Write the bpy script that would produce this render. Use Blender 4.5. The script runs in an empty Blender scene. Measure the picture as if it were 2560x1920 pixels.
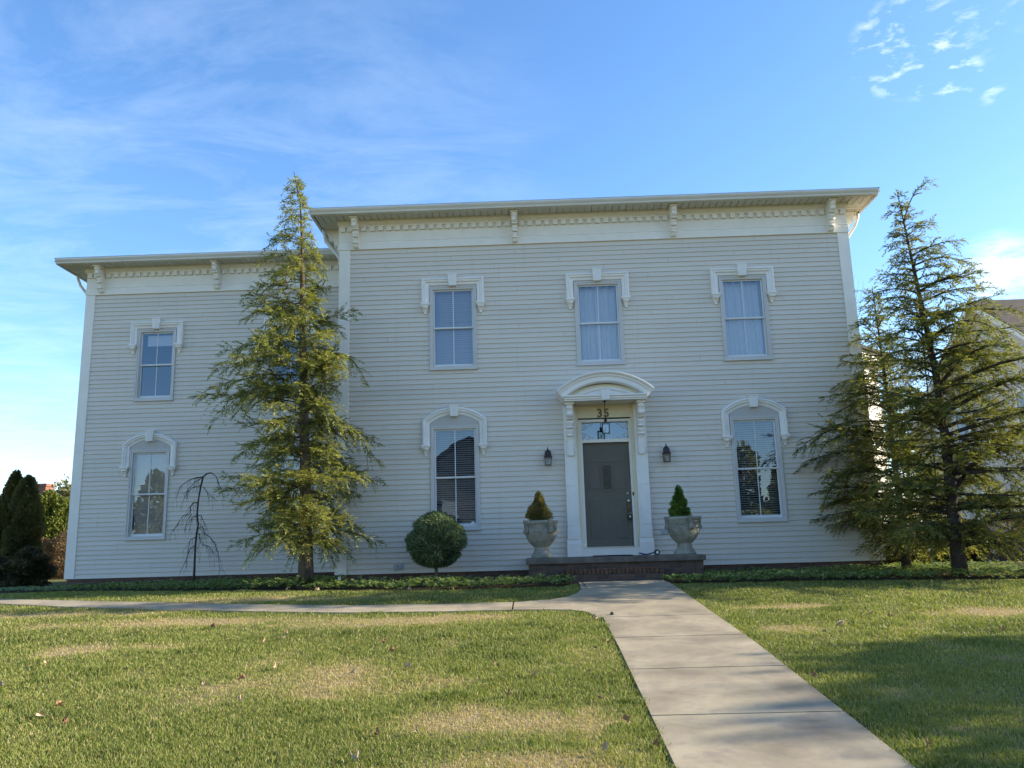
import bpy, math, random
import numpy as np
from mathutils import Matrix, Vector
PI = math.pi
SC = bpy.context.scene
COL = SC.collection
random.seed(7)

# ------------------------------------------------------------------ camera
cam_d = bpy.data.cameras.new('camera'); cam = bpy.data.objects.new('camera', cam_d); COL.objects.link(cam)
Rv = Vector((0.99925559, 0.02730107, -0.02726024)); Uv = Vector((0.03211539, -0.19706789, 0.97986369)); Fv = Vector((-0.02137921, 0.98000964, 0.19779795))
cam.matrix_world = Matrix(((Rv.x, Uv.x, -Fv.x, 3.910), (Rv.y, Uv.y, -Fv.y, -16.4015), (Rv.z, Uv.z, -Fv.z, 0.4054), (0, 0, 0, 1)))
cam_d.sensor_width = 36.0; cam_d.lens = 2045.5/2560*36; cam_d.clip_start = 0.05; cam_d.clip_end = 3000
SC.camera = cam

# ------------------------------------------------------------------ light
SUN_E, SUN_A = math.radians(23), math.radians(7)      # elevation; angle behind the facade plane, from +x
sv = Vector((math.cos(SUN_E)*math.cos(SUN_A), math.cos(SUN_E)*math.sin(SUN_A), math.sin(SUN_E)))
sun_d = bpy.data.lights.new('sun', 'SUN'); sun_d.energy = 4.4; sun_d.angle = math.radians(0.53); sun_d.color = (1.0, 0.90, 0.72)
sun = bpy.data.objects.new('sun', sun_d); COL.objects.link(sun)
sun.rotation_euler = sv.to_track_quat('Z', 'Y').to_euler(); sun.location = (30, 5, 20)
SC.view_settings.view_transform = 'Standard'; SC.view_settings.look = 'None'
SC.view_settings.exposure = 1.4; SC.view_settings.gamma = 1.0
try: SC.view_settings.use_curve_mapping = False
except Exception: pass

class NT:
    """small helper to wire shader nodes"""
    def __init__(s, tree): s.t = tree; s.n = tree.nodes; s.l = tree.links
    def add(s, kind, **kw):
        n = s.n.new(kind)
        for k, v in kw.items():
            if k.startswith('_'): setattr(n, k[1:], v)
            else:
                key = int(k[1:]) if k[0] == 'i' and k[1:].isdigit() else k.replace('__', ' ')
                sock = n.inputs[key]
                if isinstance(v, bpy.types.NodeSocket): s.l.new(v, sock)
                else: sock.default_value = v
        return n
    def math(s, op, a, b=0.0, clamp=False):
        n = s.add('ShaderNodeMath', _operation=op, i0=a, i1=b); n.use_clamp = clamp
        return n.outputs[0]
    def mix(s, fac, a, b, mode='MIX'):
        n = s.add('ShaderNodeMix', _data_type='RGBA', _blend_type=mode)
        for i, v in ((0, fac), (6, a), (7, b)):
            if isinstance(v, bpy.types.NodeSocket): s.l.new(v, n.inputs[i])
            else: n.inputs[i].default_value = v
        return n.outputs[2]
    def ramp(s, fac, stops):
        n = s.add('ShaderNodeValToRGB'); s.l.new(fac, n.inputs[0]); e = n.color_ramp.elements
        while len(e) < len(stops): e.new(0.5)
        for k, (p, c) in enumerate(stops): e[k].position = p; e[k].color = c if len(c) == 4 else (*c, 1)
        return n.outputs[0]
    def noise(s, vec, scale, detail=4, rough=0.55, dist=0.0):
        n = s.add('ShaderNodeTexNoise', Scale=scale, Detail=detail, Roughness=rough, Distortion=dist)
        if vec is not None: s.l.new(vec, n.inputs['Vector'])
        return n.outputs['Fac']

world = bpy.data.worlds.new('World'); SC.world = world; world.use_nodes = True
w = NT(world.node_tree); w.n.clear()
sky = w.add('ShaderNodeTexSky'); sky.sky_type = 'NISHITA'; sky.sun_disc = False
sky.sun_elevation = SUN_E; sky.sun_rotation = math.radians(90) - SUN_A
sky.air_density = 1.0; sky.dust_density = 0.3; sky.ozone_density = 3.2
tc = w.add('ShaderNodeTexCoord')
sep = w.add('ShaderNodeSeparateXYZ', i0=tc.outputs['Generated'])
zc = w.math('MAXIMUM', sep.outputs[2], 0.03)
pl = w.add('ShaderNodeCombineXYZ', X=w.math('DIVIDE', sep.outputs[0], zc), Y=w.math('DIVIDE', sep.outputs[1], zc), Z=0.0)
def sky_spot(d, inner, outer):
    dt = w.add('ShaderNodeVectorMath', _operation='DOT_PRODUCT', i0=tc.outputs['Generated'], i1=d)
    mr = w.add('ShaderNodeMapRange', Value=dt.outputs['Value'], **{'From__Min': math.cos(math.radians(outer)), 'From__Max': math.cos(math.radians(inner))})
    mr.interpolation_type = 'SMOOTHSTEP'
    return mr.outputs[0]
rotm = w.add('ShaderNodeMapping', Vector=pl.outputs[0]); rotm.inputs['Rotation'].default_value = (0, 0, math.radians(-28)); rotm.inputs['Scale'].default_value = (0.75, 1.3, 1)
cir = w.noise(rotm.outputs[0], 2.4, 10, 0.66, 0.5)
cirm = w.add('ShaderNodeMapRange', Value=cir, **{'From__Min': 0.42, 'From__Max': 0.84}).outputs[0]
leftm = w.math('MAXIMUM', sky_spot((-0.45, 0.80, 0.38), 6, 26), w.math('MULTIPLY', sky_spot((-0.2, 0.88, 0.42), 4, 18), 0.8))
leftm = w.math('ADD', leftm, 0.04, True)
c1 = w.math('MULTIPLY', w.math('MULTIPLY', cirm, leftm), 0.165)
puff = w.noise(pl.outputs[0], 14, 7, 0.6, 0.25)
puffm = w.add('ShaderNodeMapRange', Value=puff, **{'From__Min': 0.52, 'From__Max': 0.76}).outputs[0]
pm = sky_spot((0.4464, 0.7676, 0.4600), 0.3, 1.6)
for d, a, b, g in (((0.4733, 0.7629, 0.4403), 0.1, 1.2, 0.7), ((0.4227, 0.7667, 0.4832), 0.5, 3.0, 0.9), ((0.395, 0.773, 0.4975), 0.4, 2.6, 0.8), ((0.43, 0.735, 0.525), 0.5, 4.5, 0.45)):
    pm = w.math('MAXIMUM', pm, w.math('MULTIPLY', sky_spot(d, a, b), g))
c2 = w.math('MULTIPLY', w.math('MULTIPLY', puffm, pm), 0.6)
big = w.add('ShaderNodeMapRange', Value=w.noise(pl.outputs[0], 3.2, 8, 0.68, 0.3), **{'From__Min': 0.40, 'From__Max': 0.56}).outputs[0]
bm = w.math('MAXIMUM', sky_spot((0.494, 0.826, 0.2700), 0.8, 3.2), w.math('MAXIMUM', sky_spot((0.535, 0.80, 0.262), 1.5, 4.5), w.math('MULTIPLY', sky_spot((0.455, 0.853, 0.245), 0.5, 3.0), 0.6)))
c3 = w.math('MULTIPLY', w.math('MULTIPLY', big, bm), 0.55)
cl = w.math('MAXIMUM', w.math('MAXIMUM', c1, c2), c3)
hs = w.add('ShaderNodeHueSaturation', Saturation=1.15, Value=1.0, Color=sky.outputs[0])
skyc = w.mix(1.0, hs.outputs[0], (1.08, 1.0, 1.0, 1), 'MULTIPLY')
skyc = w.mix(cl, skyc, (6.2, 6.5, 7.0, 1))
bg = w.add('ShaderNodeBackground', Color=skyc, Strength=0.128)
wo = w.add('ShaderNodeOutputWorld', Surface=bg.outputs[0])

# ------------------------------------------------------------------ materials
def principled(name, col, rough=0.6, spec=0.3, metal=0.0, var=0.0, vscale=8.0, bump=0.0, bscale=60.0, col2=None, stretch=None, coords='Object'):
    m = bpy.data.materials.new(name); m.use_nodes = True; t = NT(m.node_tree); t.n.clear()
    p = t.add('ShaderNodeBsdfPrincipled'); o = t.add('ShaderNodeOutputMaterial', Surface=p.outputs[0])
    p.inputs['Roughness'].default_value = rough; p.inputs['Specular IOR Level'].default_value = spec; p.inputs['Metallic'].default_value = metal
    tcn = t.add('ShaderNodeTexCoord'); vec = tcn.outputs[coords]
    if stretch:
        mp = t.add('ShaderNodeMapping', Vector=vec); mp.inputs['Scale'].default_value = stretch; vec = mp.outputs[0]
    c = (*col, 1)
    if col2 is not None or var > 0:
        b = (*col2, 1) if col2 is not None else tuple(x*(1-var) for x in col)+(1,)
        n = t.noise(vec, vscale, 6, 0.6)
        f = t.add('ShaderNodeMapRange', Value=n, **{'From__Min': 0.35, 'From__Max': 0.68}).outputs[0]
        t.l.new(t.mix(f, c, b), p.inputs['Base Color'])
    else: p.inputs['Base Color'].default_value = c
    if bump > 0:
        bn = t.noise(vec, bscale, 5, 0.6)
        bp_ = t.add('ShaderNodeBump', Height=bn, Strength=bump, Distance=0.02)
        t.l.new(bp_.outputs[0], p.inputs['Normal'])
    return m

M = {}
M['siding'] = principled('siding_paint', (0.71, 0.635, 0.535), 0.55, 0.3, col2=(0.66, 0.595, 0.505), vscale=1.1, stretch=(0.35, 1, 2.2), bump=0.06, bscale=30)
t_ = NT(M['siding'].node_tree); p_ = [n for n in t_.n if n.type == 'BSDF_PRINCIPLED'][0]; src = p_.inputs['Base Color'].links[0].from_socket
sp_ = t_.add('ShaderNodeSeparateXYZ', i0=t_.add('ShaderNodeTexCoord').outputs['Object'])
rowi = t_.math('FLOOR', t_.math('DIVIDE', t_.math('ADD', sp_.outputs[2], 0.0005), 0.10182))
wn = t_.add('ShaderNodeTexWhiteNoise', _noise_dimensions='2D', Vector=t_.add('ShaderNodeCombineXYZ', X=rowi, Y=t_.math('FLOOR', t_.math('DIVIDE', t_.math('ADD', sp_.outputs[0], t_.math('MULTIPLY', rowi, 1.37)), 3.66))).outputs[0])
mp_ = t_.add('ShaderNodeMapping', Vector=t_.add('ShaderNodeTexCoord').outputs['Object']); mp_.inputs['Scale'].default_value = (7, 1, .35)
grime = t_.add('ShaderNodeMapRange', Value=t_.noise(mp_.outputs[0], 1.0, 6, 0.7), **{'From__Min': 0.55, 'From__Max': 0.85}).outputs[0]
base_ = t_.mix(t_.math('MULTIPLY', wn.outputs[0], 0.10), src, (0.45, 0.42, 0.37, 1))
t_.l.new(t_.mix(t_.math('MULTIPLY', grime, 0.35), base_, (0.40, 0.37, 0.30, 1)), p_.inputs['Base Color'])
M['trim'] = principled('trim_paint', (0.86, 0.80, 0.70), 0.5, 0.35, var=0.07, vscale=3.0, bump=0.05, bscale=20)
M['hood'] = principled('window_hood_paint', (0.85, 0.80, 0.73), 0.5, 0.35, var=0.06, vscale=5)
M['cream'] = principled('portal_paint', (0.82, 0.72, 0.50), 0.55, 0.3, var=0.06, vscale=4)
M['casing'] = principled('casing_paint', (0.60, 0.57, 0.53), 0.4, 0.4, var=0.06, vscale=4)
M['sash'] = principled('sash_vinyl', (0.70, 0.70, 0.69), 0.35, 0.4)
M['tympanum'] = principled('tympanum_paint', (0.52, 0.49, 0.45), 0.7, 0.2, var=0.06)
M['soffit'] = principled('soffit_vinyl', (0.66, 0.63, 0.55), 0.5, 0.3, var=0.08, vscale=2)
M['gutter'] = principled('gutter_metal', (0.72, 0.69, 0.62), 0.35, 0.5, var=0.12, vscale=1.5, stretch=(1, 1, 4))
M['shingle'] = principled('roof_shingle', (0.07, 0.065, 0.06), 0.9, 0.1, var=0.5, vscale=12, bump=0.4, bscale=25)
M['shingle_brown'] = principled('brown_shingle', (0.16, 0.13, 0.105), 0.9, 0.1, var=0.45, vscale=9, bump=0.4, bscale=25)
M['slab'] = principled('porch_stone', (0.17, 0.145, 0.12), 0.85, 0.2, col2=(0.085, 0.072, 0.06), vscale=6, bump=0.3, bscale=40)
M['urn'] = principled('urn_concrete', (0.34, 0.32, 0.26), 0.9, 0.15, col2=(0.20, 0.19, 0.145), vscale=7, bump=0.5, bscale=45)
M['soil'] = principled('mulch', (0.085, 0.055, 0.035), 0.95, 0.1, col2=(0.035, 0.024, 0.016), vscale=22, bump=0.8, bscale=60)
M['lamp_metal'] = principled('lamp_bronze', (0.045, 0.03, 0.035), 0.45, 0.5, 0.3, var=0.4, vscale=30)
M['brass'] = principled('brass', (0.22, 0.12, 0.06), 0.35, 0.5, 0.8)
M['knob'] = principled('knob_metal', (0.65, 0.60, 0.48), 0.3, 0.5, 0.6)
M['black_metal'] = principled('black_metal', (0.02, 0.02, 0.022), 0.4, 0.5, 0.2)
M['door'] = principled('door_paint', (0.125, 0.110, 0.084), 0.5, 0.35, var=0.08, vscale=4, bump=0.05, bscale=50)
M['number'] = principled('number_bronze', (0.20, 0.13, 0.06), 0.5, 0.4, 0.3)
M['etch'] = principled('etched_glass', (0.62, 0.70, 0.76), 0.6, 0.3)
M['blind'] = principled('blind_vinyl', (0.68, 0.63, 0.58), 0.5, 0.3)
M['blind_beige'] = principled('blind_beige', (0.86, 0.72, 0.58), 0.5, 0.3)
M['blind_dark'] = principled('blind_wood', (0.62, 0.58, 0.52), 0.5, 0.3)
M['curtain'] = principled('curtain_cloth', (0.93, 0.88, 0.80), 0.85, 0.1)
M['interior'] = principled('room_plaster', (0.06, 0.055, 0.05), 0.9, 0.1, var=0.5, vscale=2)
M['bark'] = principled('hemlock_bark', (0.16, 0.125, 0.095), 0.95, 0.1, col2=(0.075, 0.058, 0.045), vscale=9, stretch=(1, 1, .35), bump=0.8, bscale=25)
M['bark_dark'] = principled('dark_bark', (0.085, 0.065, 0.058), 0.9, 0.15, var=0.4, vscale=14, bump=0.4, bscale=30)
M['twig'] = principled('bare_twig', (0.17, 0.125, 0.11), 0.9, 0.1)
M['dead_leaf'] = principled('dead_leaf', (0.50, 0.34, 0.20), 0.8, 0.2, var=0.5, vscale=20)
M['toy_blue'] = principled('toy_blue', (0.02, 0.03, 0.11), 0.4, 0.4)
M['toy_white'] = principled('toy_hub', (0.75, 0.72, 0.6), 0.4, 0.4)
M['mat_rubber'] = principled('doormat', (0.03, 0.02, 0.022), 0.9, 0.1)
M['grey_box'] = principled('outlet_plastic', (0.42, 0.43, 0.45), 0.5, 0.3)
M['neigh_siding'] = principled('neighbour_siding', (0.55, 0.49, 0.40), 0.6, 0.25, var=0.05)
M['neigh_trim'] = principled('neighbour_trim', (0.72, 0.68, 0.60), 0.6, 0.25)
M['asphalt'] = principled('asphalt', (0.055, 0.055, 0.055), 0.9, 0.2, var=0.3, vscale=10)
M['crack'] = principled('joint_dirt', (0.025, 0.02, 0.015), 0.95, 0.1)
M['fence_metal'] = principled('fence_metal', (0.03, 0.027, 0.025), 0.7, 0.3)

def brick_mat(name, c1, c2, mortar):
    m = bpy.data.materials.new(name); m.use_nodes = True; t = NT(m.node_tree); t.n.clear()
    p = t.add('ShaderNodeBsdfPrincipled', Roughness=0.9); t.add('ShaderNodeOutputMaterial', Surface=p.outputs[0])
    s = t.add('ShaderNodeSeparateXYZ', i0=t.add('ShaderNodeTexCoord').outputs['Object'])
    v = t.add('ShaderNodeCombineXYZ', X=t.math('ADD', s.outputs[0], s.outputs[1]), Y=s.outputs[2], Z=0.0)
    b = t.add('ShaderNodeTexBrick', Vector=v.outputs[0], Color1=(*c1, 1), Color2=(*c2, 1), Mortar=(*mortar, 1), Scale=1.0)
    b.inputs['Mortar Size'].default_value = 0.006; b.inputs['Brick Width'].default_value = 0.21; b.inputs['Row Height'].default_value = 0.072
    n = t.noise(v.outputs[0], 9, 5)
    t.l.new(t.mix(0.5, b.outputs[0], t.ramp(n, [(0.3, (0.25, 0.25, 0.25)), (0.75, (1, 1, 1))]), 'MULTIPLY'), p.inputs['Base Color'])
    bp_ = t.add('ShaderNodeBump', Height=b.outputs[1], Strength=0.5, Distance=0.01); bp_.invert = True
    t.l.new(bp_.outputs[0], p.inputs['Normal'])
    return m
M['brick'] = brick_mat('brick_red', (0.17, 0.085, 0.055), (0.10, 0.055, 0.04), (0.13, 0.11, 0.09))
M['brick_porch'] = brick_mat('brick_brown', (0.13, 0.078, 0.052), (0.075, 0.048, 0.036), (0.10, 0.085, 0.07))

def glass_mat(name, refl=0.26, tint=(0.80, 0.86, 0.92), rough=0.0):
    m = bpy.data.materials.new(name); m.use_nodes = True; t = NT(m.node_tree); t.n.clear()
    tr = t.add('ShaderNodeBsdfTransparent', Color=(*tint, 1)); gl = t.add('ShaderNodeBsdfGlossy', Color=(0.76, 0.87, 1, 1), Roughness=rough)
    fr = t.add('ShaderNodeFresnel', IOR=1.5)
    n = t.noise(t.add('ShaderNodeTexCoord').outputs['Object'], 1.3, 2)
    bp_ = t.add('ShaderNodeBump', Height=n, Strength=0.12, Distance=0.02); t.l.new(bp_.outputs[0], gl.inputs['Normal'])
    f = t.math('ADD', t.math('MULTIPLY', fr.outputs[0], 1.2), refl-0.05, True)
    mx = t.add('ShaderNodeMixShader', i0=f, i1=tr.outputs[0], i2=gl.outputs[0]); t.add('ShaderNodeOutputMaterial', Surface=mx.outputs[0])
    return m
M['glass'] = glass_mat('window_glass', 0.15, (.80,.84,.90))
M['lamp_glass'] = glass_mat('lamp_glass', 0.10, (0.85, 0.86, 0.82), 0.05)

def leaf_mat(name, dark, light, dead=None, trans=0.35, rough=0.6, spec=0.25):
    """leaf colour by a per-face 'tint' attribute (0 = first colour, 1 = second colour)"""
    m = bpy.data.materials.new(name); m.use_nodes = True; t = NT(m.node_tree); t.n.clear()
    a = t.add('ShaderNodeAttribute', _attribute_name='tint')
    stops = [(0.0, dark), (0.75 if dead else 1.0, light)] + ([(1.0, dead)] if dead else [])
    c = t.ramp(a.outputs['Fac'], stops)
    p = t.add('ShaderNodeBsdfPrincipled', Roughness=rough); t.l.new(c, p.inputs['Base Color']); p.inputs['Specular IOR Level'].default_value = spec
    tr = t.add('ShaderNodeBsdfTranslucent'); t.l.new(t.mix(1.0, c, (1.15, 1.2, 0.6, 1), 'MULTIPLY'), tr.inputs['Color'])
    mx = t.add('ShaderNodeMixShader', i0=trans, i1=p.outputs[0], i2=tr.outputs[0]); t.add('ShaderNodeOutputMaterial', Surface=mx.outputs[0])
    return m
M['hemlock'] = leaf_mat('hemlock_needles', (0.13, 0.15, 0.04), (0.42, 0.40, 0.12), (0.32, 0.22, 0.09), 0.42)
M['hemlock2'] = leaf_mat('hemlock_needles_dull', (0.095, 0.112, 0.034), (0.34, 0.32, 0.09), (0.30, 0.20, 0.08), 0.42)
M['spruce'] = leaf_mat('spruce_needles', (0.045, 0.08, 0.034), (0.22, 0.27, 0.14), None, 0.2)
M['dwarf_brown'] = leaf_mat('dwarf_needles_brown', (0.10, 0.10, 0.03), (0.27, 0.22, 0.07), (0.20, 0.10, 0.05), 0.25)
M['dwarf_green'] = leaf_mat('dwarf_needles_green', (0.06, 0.115, 0.02), (0.19, 0.29, 0.05), None, 0.25)
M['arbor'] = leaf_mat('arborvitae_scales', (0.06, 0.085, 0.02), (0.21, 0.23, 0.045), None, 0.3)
M['arbor_shaded'] = leaf_mat('arborvitae_shaded_scales', (0.06, 0.062, 0.022), (0.21, 0.18, 0.06), None, 0.3)  # shaded copy of the arborvitae: house shadow put into the colour, plus brownish tips
M['barberry'] = leaf_mat('barberry_twigs', (0.14, 0.085, 0.045), (0.28, 0.19, 0.10), None, 0.2)
M['ivy'] = leaf_mat('ground_cover_leaves', (0.06, 0.11, 0.025), (0.34, 0.42, 0.14), (0.32, 0.26, 0.11), 0.3, 0.35, 0.5)
M['yew'] = leaf_mat('dark_shrub_leaves', (0.035, 0.036, 0.018), (0.14, 0.115, 0.055), None, 0.2)
M['grass'] = leaf_mat('grass_blades', (0.088, 0.128, 0.026), (0.27, 0.292, 0.072), (0.46, 0.36, 0.18), 0.35, 0.55, 0.25)
M['pale_leaf'] = leaf_mat('far_tree_leaves', (0.14, 0.14, 0.06), (0.24, 0.22, 0.12), None, 0.3)

def ground_mat():
    m = bpy.data.materials.new('lawn_ground'); m.use_nodes = True; t = NT(m.node_tree); t.n.clear()
    p = t.add('ShaderNodeBsdfPrincipled', Roughness=0.95); t.add('ShaderNodeOutputMaterial', Surface=p.outputs[0]); p.inputs['Specular IOR Level'].default_value = 0.1
    o = t.add('ShaderNodeTexCoord').outputs['Object']
    a = t.add('ShaderNodeAttribute', _attribute_name='dry')
    n1 = t.noise(o, 90, 4, 0.7); n2 = t.noise(o, 2.2, 5, 0.6)
    g = t.mix(n1, (0.045, 0.060, 0.014, 1), (0.16, 0.165, 0.045, 1))
    g = t.mix(t.ramp(n2, [(0.4, (0, 0, 0)), (0.65, (1, 1, 1))]), g, (0.13, 0.115, 0.045, 1))
    d = t.mix(n1, (0.20, 0.14, 0.07, 1), (0.46, 0.35, 0.19, 1))
    t.l.new(t.mix(a.outputs['Fac'], g, d), p.inputs['Base Color'])
    bp_ = t.add('ShaderNodeBump', Height=n1, Strength=0.7, Distance=0.02); t.l.new(bp_.outputs[0], p.inputs['Normal'])
    return m
M['ground'] = ground_mat()
def concrete_mat():
    m = bpy.data.materials.new('path_concrete'); m.use_nodes = True; t = NT(m.node_tree); t.n.clear()
    p = t.add('ShaderNodeBsdfPrincipled', Roughness=0.85); t.add('ShaderNodeOutputMaterial', Surface=p.outputs[0])
    o = t.add('ShaderNodeTexCoord').outputs['Object']
    n1 = t.noise(o, 1.6, 5, 0.6, 0.3); n2 = t.noise(o, 160, 3, 0.8); n3 = t.noise(o, 7, 6, 0.65)
    c = t.ramp(n1, [(0.34, (0.225, 0.178, 0.112)), (0.5, (0.34, 0.276, 0.178)), (0.66, (0.43, 0.350, 0.228))])
    c = t.mix(t.ramp(n3, [(0.50, (0, 0, 0)), (0.72, (0.8, 0.8, 0.8))]), c, (0.25, 0.20, 0.155, 1))
    c = t.mix(0.35, c, t.ramp(n2, [(0.3, (0.4, 0.4, 0.4)), (0.7, (1, 1, 1))]), 'MULTIPLY')
    t.l.new(c, p.inputs['Base Color'])
    bp_ = t.add('ShaderNodeBump', Height=n2, Strength=0.25, Distance=0.01); t.l.new(bp_.outputs[0], p.inputs['Normal'])
    return m
M['concrete'] = concrete_mat()

# ------------------------------------------------------------------ mesh helpers
class MB:
    def __init__(s): s.v = []; s.f = []; s.sm = []
    def add(s, vs, fs, smooth=False):
        b = len(s.v); s.v += [tuple(p) for p in vs]; s.f += [tuple(i+b for i in f) for f in fs]; s.sm += [smooth]*len(fs); return s
    def box(s, x0, x1, y0, y1, z0, z1):
        v = [(x, y, z) for z in (z0, z1) for y in (y0, y1) for x in (x0, x1)]
        return s.add(v, [(0, 2, 3, 1), (4, 5, 7, 6), (0, 1, 5, 4), (2, 6, 7, 3), (0, 4, 6, 2), (1, 3, 7, 5)])
    def hexa(s, a, b):
        """two quads of 4 points, bottom a and top b"""
        return s.add(list(a)+list(b), [(3, 2, 1, 0), (4, 5, 6, 7), (0, 1, 5, 4), (1, 2, 6, 5), (2, 3, 7, 6), (3, 0, 4, 7)])
    def prism_xz(s, poly, y0, y1):
        """poly of (x, z), extruded along y"""
        n = len(poly); v = [(x, y0, z) for x, z in poly]+[(x, y1, z) for x, z in poly]
        return s.add(v, [tuple(range(n)), tuple(range(2*n-1, n-1, -1))]+[(i, i+n, (i+1) % n+n, (i+1) % n) for i in range(n)])
    def prism_yz(s, poly, x0, x1):
        n = len(poly); v = [(x0, y, z) for y, z in poly]+[(x1, y, z) for y, z in poly]
        return s.add(v, [tuple(range(n)), tuple(range(2*n-1, n-1, -1))]+[(i, i+n, (i+1) % n+n, (i+1) % n) for i in range(n)])
    def prism_xy(s, poly, z0, z1):
        n = len(poly); v = [(x, y, z0) for x, y in poly]+[(x, y, z1) for x, y in poly]
        return s.add(v, [tuple(range(n-1, -1, -1)), tuple(range(n, 2*n))]+[(i, (i+1) % n, (i+1) % n+n, i+n) for i in range(n)])
    def tube(s, pts, rad, n=8, smooth=True):
        pts = [Vector(p) for p in pts]; b = len(s.v); rings = []
        for i, p in enumerate(pts):
            d = (pts[min(i+1, len(pts)-1)]-pts[max(i-1, 0)]).normalized()
            a = d.orthogonal().normalized() if i == 0 else (rings[-1]-d*rings[-1].dot(d)).normalized()
            rings.append(a); c = d.cross(a); r = rad[i] if isinstance(rad, (list, tuple)) else rad
            for k in range(n): s.v.append(tuple(p+(a*math.cos(2*PI*k/n)+c*math.sin(2*PI*k/n))*r))
        for i in range(len(pts)-1):
            for k in range(n): s.f.append((b+i*n+k, b+i*n+(k+1) % n, b+(i+1)*n+(k+1) % n, b+(i+1)*n+k)); s.sm.append(smooth)
        s.f.append(tuple(b+k for k in range(n-1, -1, -1))); s.f.append(tuple(b+(len(pts)-1)*n+k for k in range(n))); s.sm += [False, False]
        return s
    def lathe(s, prof, cx=0, cy=0, n=32, smooth=True, warp=None):
        b = len(s.v)
        for r, z in prof:
            for k in range(n):
                a = 2*PI*k/n; rr = r if warp is None else r*warp(a, z)
                s.v.append((cx+rr*math.cos(a), cy+rr*math.sin(a), z))
        for i in range(len(prof)-1):
            for k in range(n): s.f.append((b+i*n+k, b+i*n+(k+1) % n, b+(i+1)*n+(k+1) % n, b+(i+1)*n+k)); s.sm.append(smooth)
        s.f.append(tuple(b+k for k in range(n-1, -1, -1))); s.f.append(tuple(b+(len(prof)-1)*n+k for k in range(n))); s.sm += [False, False]
        return s
    def sweep(s, path, prof, closed=False):
        """path: list of (x, z); prof: list of (inward offset, y), mitred; inward is to the right of travel"""
        n = len(path); m = len(prof); b = len(s.v); P = [Vector((p[0], p[1])) for p in path]
        for i in range(n):
            d0 = (P[i]-P[i-1]).normalized() if i > 0 else (P[1]-P[0]).normalized()
            d1 = (P[i+1]-P[i]).normalized() if i < n-1 else d0
            n0 = Vector((d0.y, -d0.x)); n1 = Vector((d1.y, -d1.x)); h = (n0+n1).normalized(); k = 1/max(0.3, h.dot(n0))
            for off, y in prof: q = P[i]+h*off*k; s.v.append((q.x, y, q.y))
        for i in range(n-1):
            for j in range(m): s.f.append((b+i*m+j, b+i*m+(j+1) % m, b+(i+1)*m+(j+1) % m, b+(i+1)*m+j)); s.sm.append(False)
        s.f.append(tuple(b+j for j in range(m-1, -1, -1))); s.f.append(tuple(b+(n-1)*m+j for j in range(m))); s.sm += [False, False]
        return s
    def build(s, name, mat, parent=None, loc=None, bevel=0.0):
        me = bpy.data.meshes.new(name); me.from_pydata(s.v, [], s.f); me.update()
        if any(s.sm): me.polygons.foreach_set('use_smooth', s.sm)
        me.materials.append(M[mat] if isinstance(mat, str) else mat)
        o = bpy.data.objects.new(name, me); COL.objects.link(o)
        if parent: o.parent = parent
        if loc: o.location = loc
        if bevel:
            md = o.modifiers.new('bevel', 'BEVEL'); md.width = bevel; md.segments = 2; md.limit_method = 'ANGLE'
        return o

def np_mesh(name, V, F, mat, parent=None, tint=None, attr='tint', smooth=False):
    """V (n,3), F (m,k) with constant k"""
    me = bpy.data.meshes.new(name); V = np.ascontiguousarray(V, dtype=np.float32); F = np.ascontiguousarray(F, dtype=np.int32)
    k = F.shape[1]; me.vertices.add(len(V)); me.vertices.foreach_set('co', V.ravel())
    me.loops.add(F.size); me.loops.foreach_set('vertex_index', F.ravel()); me.polygons.add(len(F))
    me.polygons.foreach_set('loop_start', np.arange(0, F.size, k, dtype=np.int32)); me.polygons.foreach_set('loop_total', np.full(len(F), k, dtype=np.int32))
    if smooth: me.polygons.foreach_set('use_smooth', np.ones(len(F), dtype=bool))
    if tint is not None:
        dom = 'POINT' if len(tint) == len(V) else 'FACE'
        at = me.attributes.new(attr, 'FLOAT', dom); at.data.foreach_set('value', np.ascontiguousarray(tint, dtype=np.float32))
    me.update(calc_edges=True); me.validate()
    me.materials.append(M[mat] if isinstance(mat, str) else mat)
    o = bpy.data.objects.new(name, me); COL.objects.link(o)
    if parent: o.parent = parent
    return o

def tag(o, label=None, cat=None, group=None, kind=None):
    if label: o['label'] = label
    if cat: o['category'] = cat
    if group: o['group'] = group
    if kind: o['kind'] = kind
    return o
def empty(name, loc=(0, 0, 0), label=None, cat=None, group=None):
    o = bpy.data.objects.new(name, None); COL.objects.link(o); o.location = loc; o.empty_display_size = 0.2
    return tag(o, label, cat, group)
def copy_tree(o, parent=None):
    c = o.copy(); COL.objects.link(c)
    if parent is not None: c.parent = parent
    for ch in [x for x in bpy.data.objects if x.parent == o and x is not c]: copy_tree(ch, c)
    return c

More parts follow.
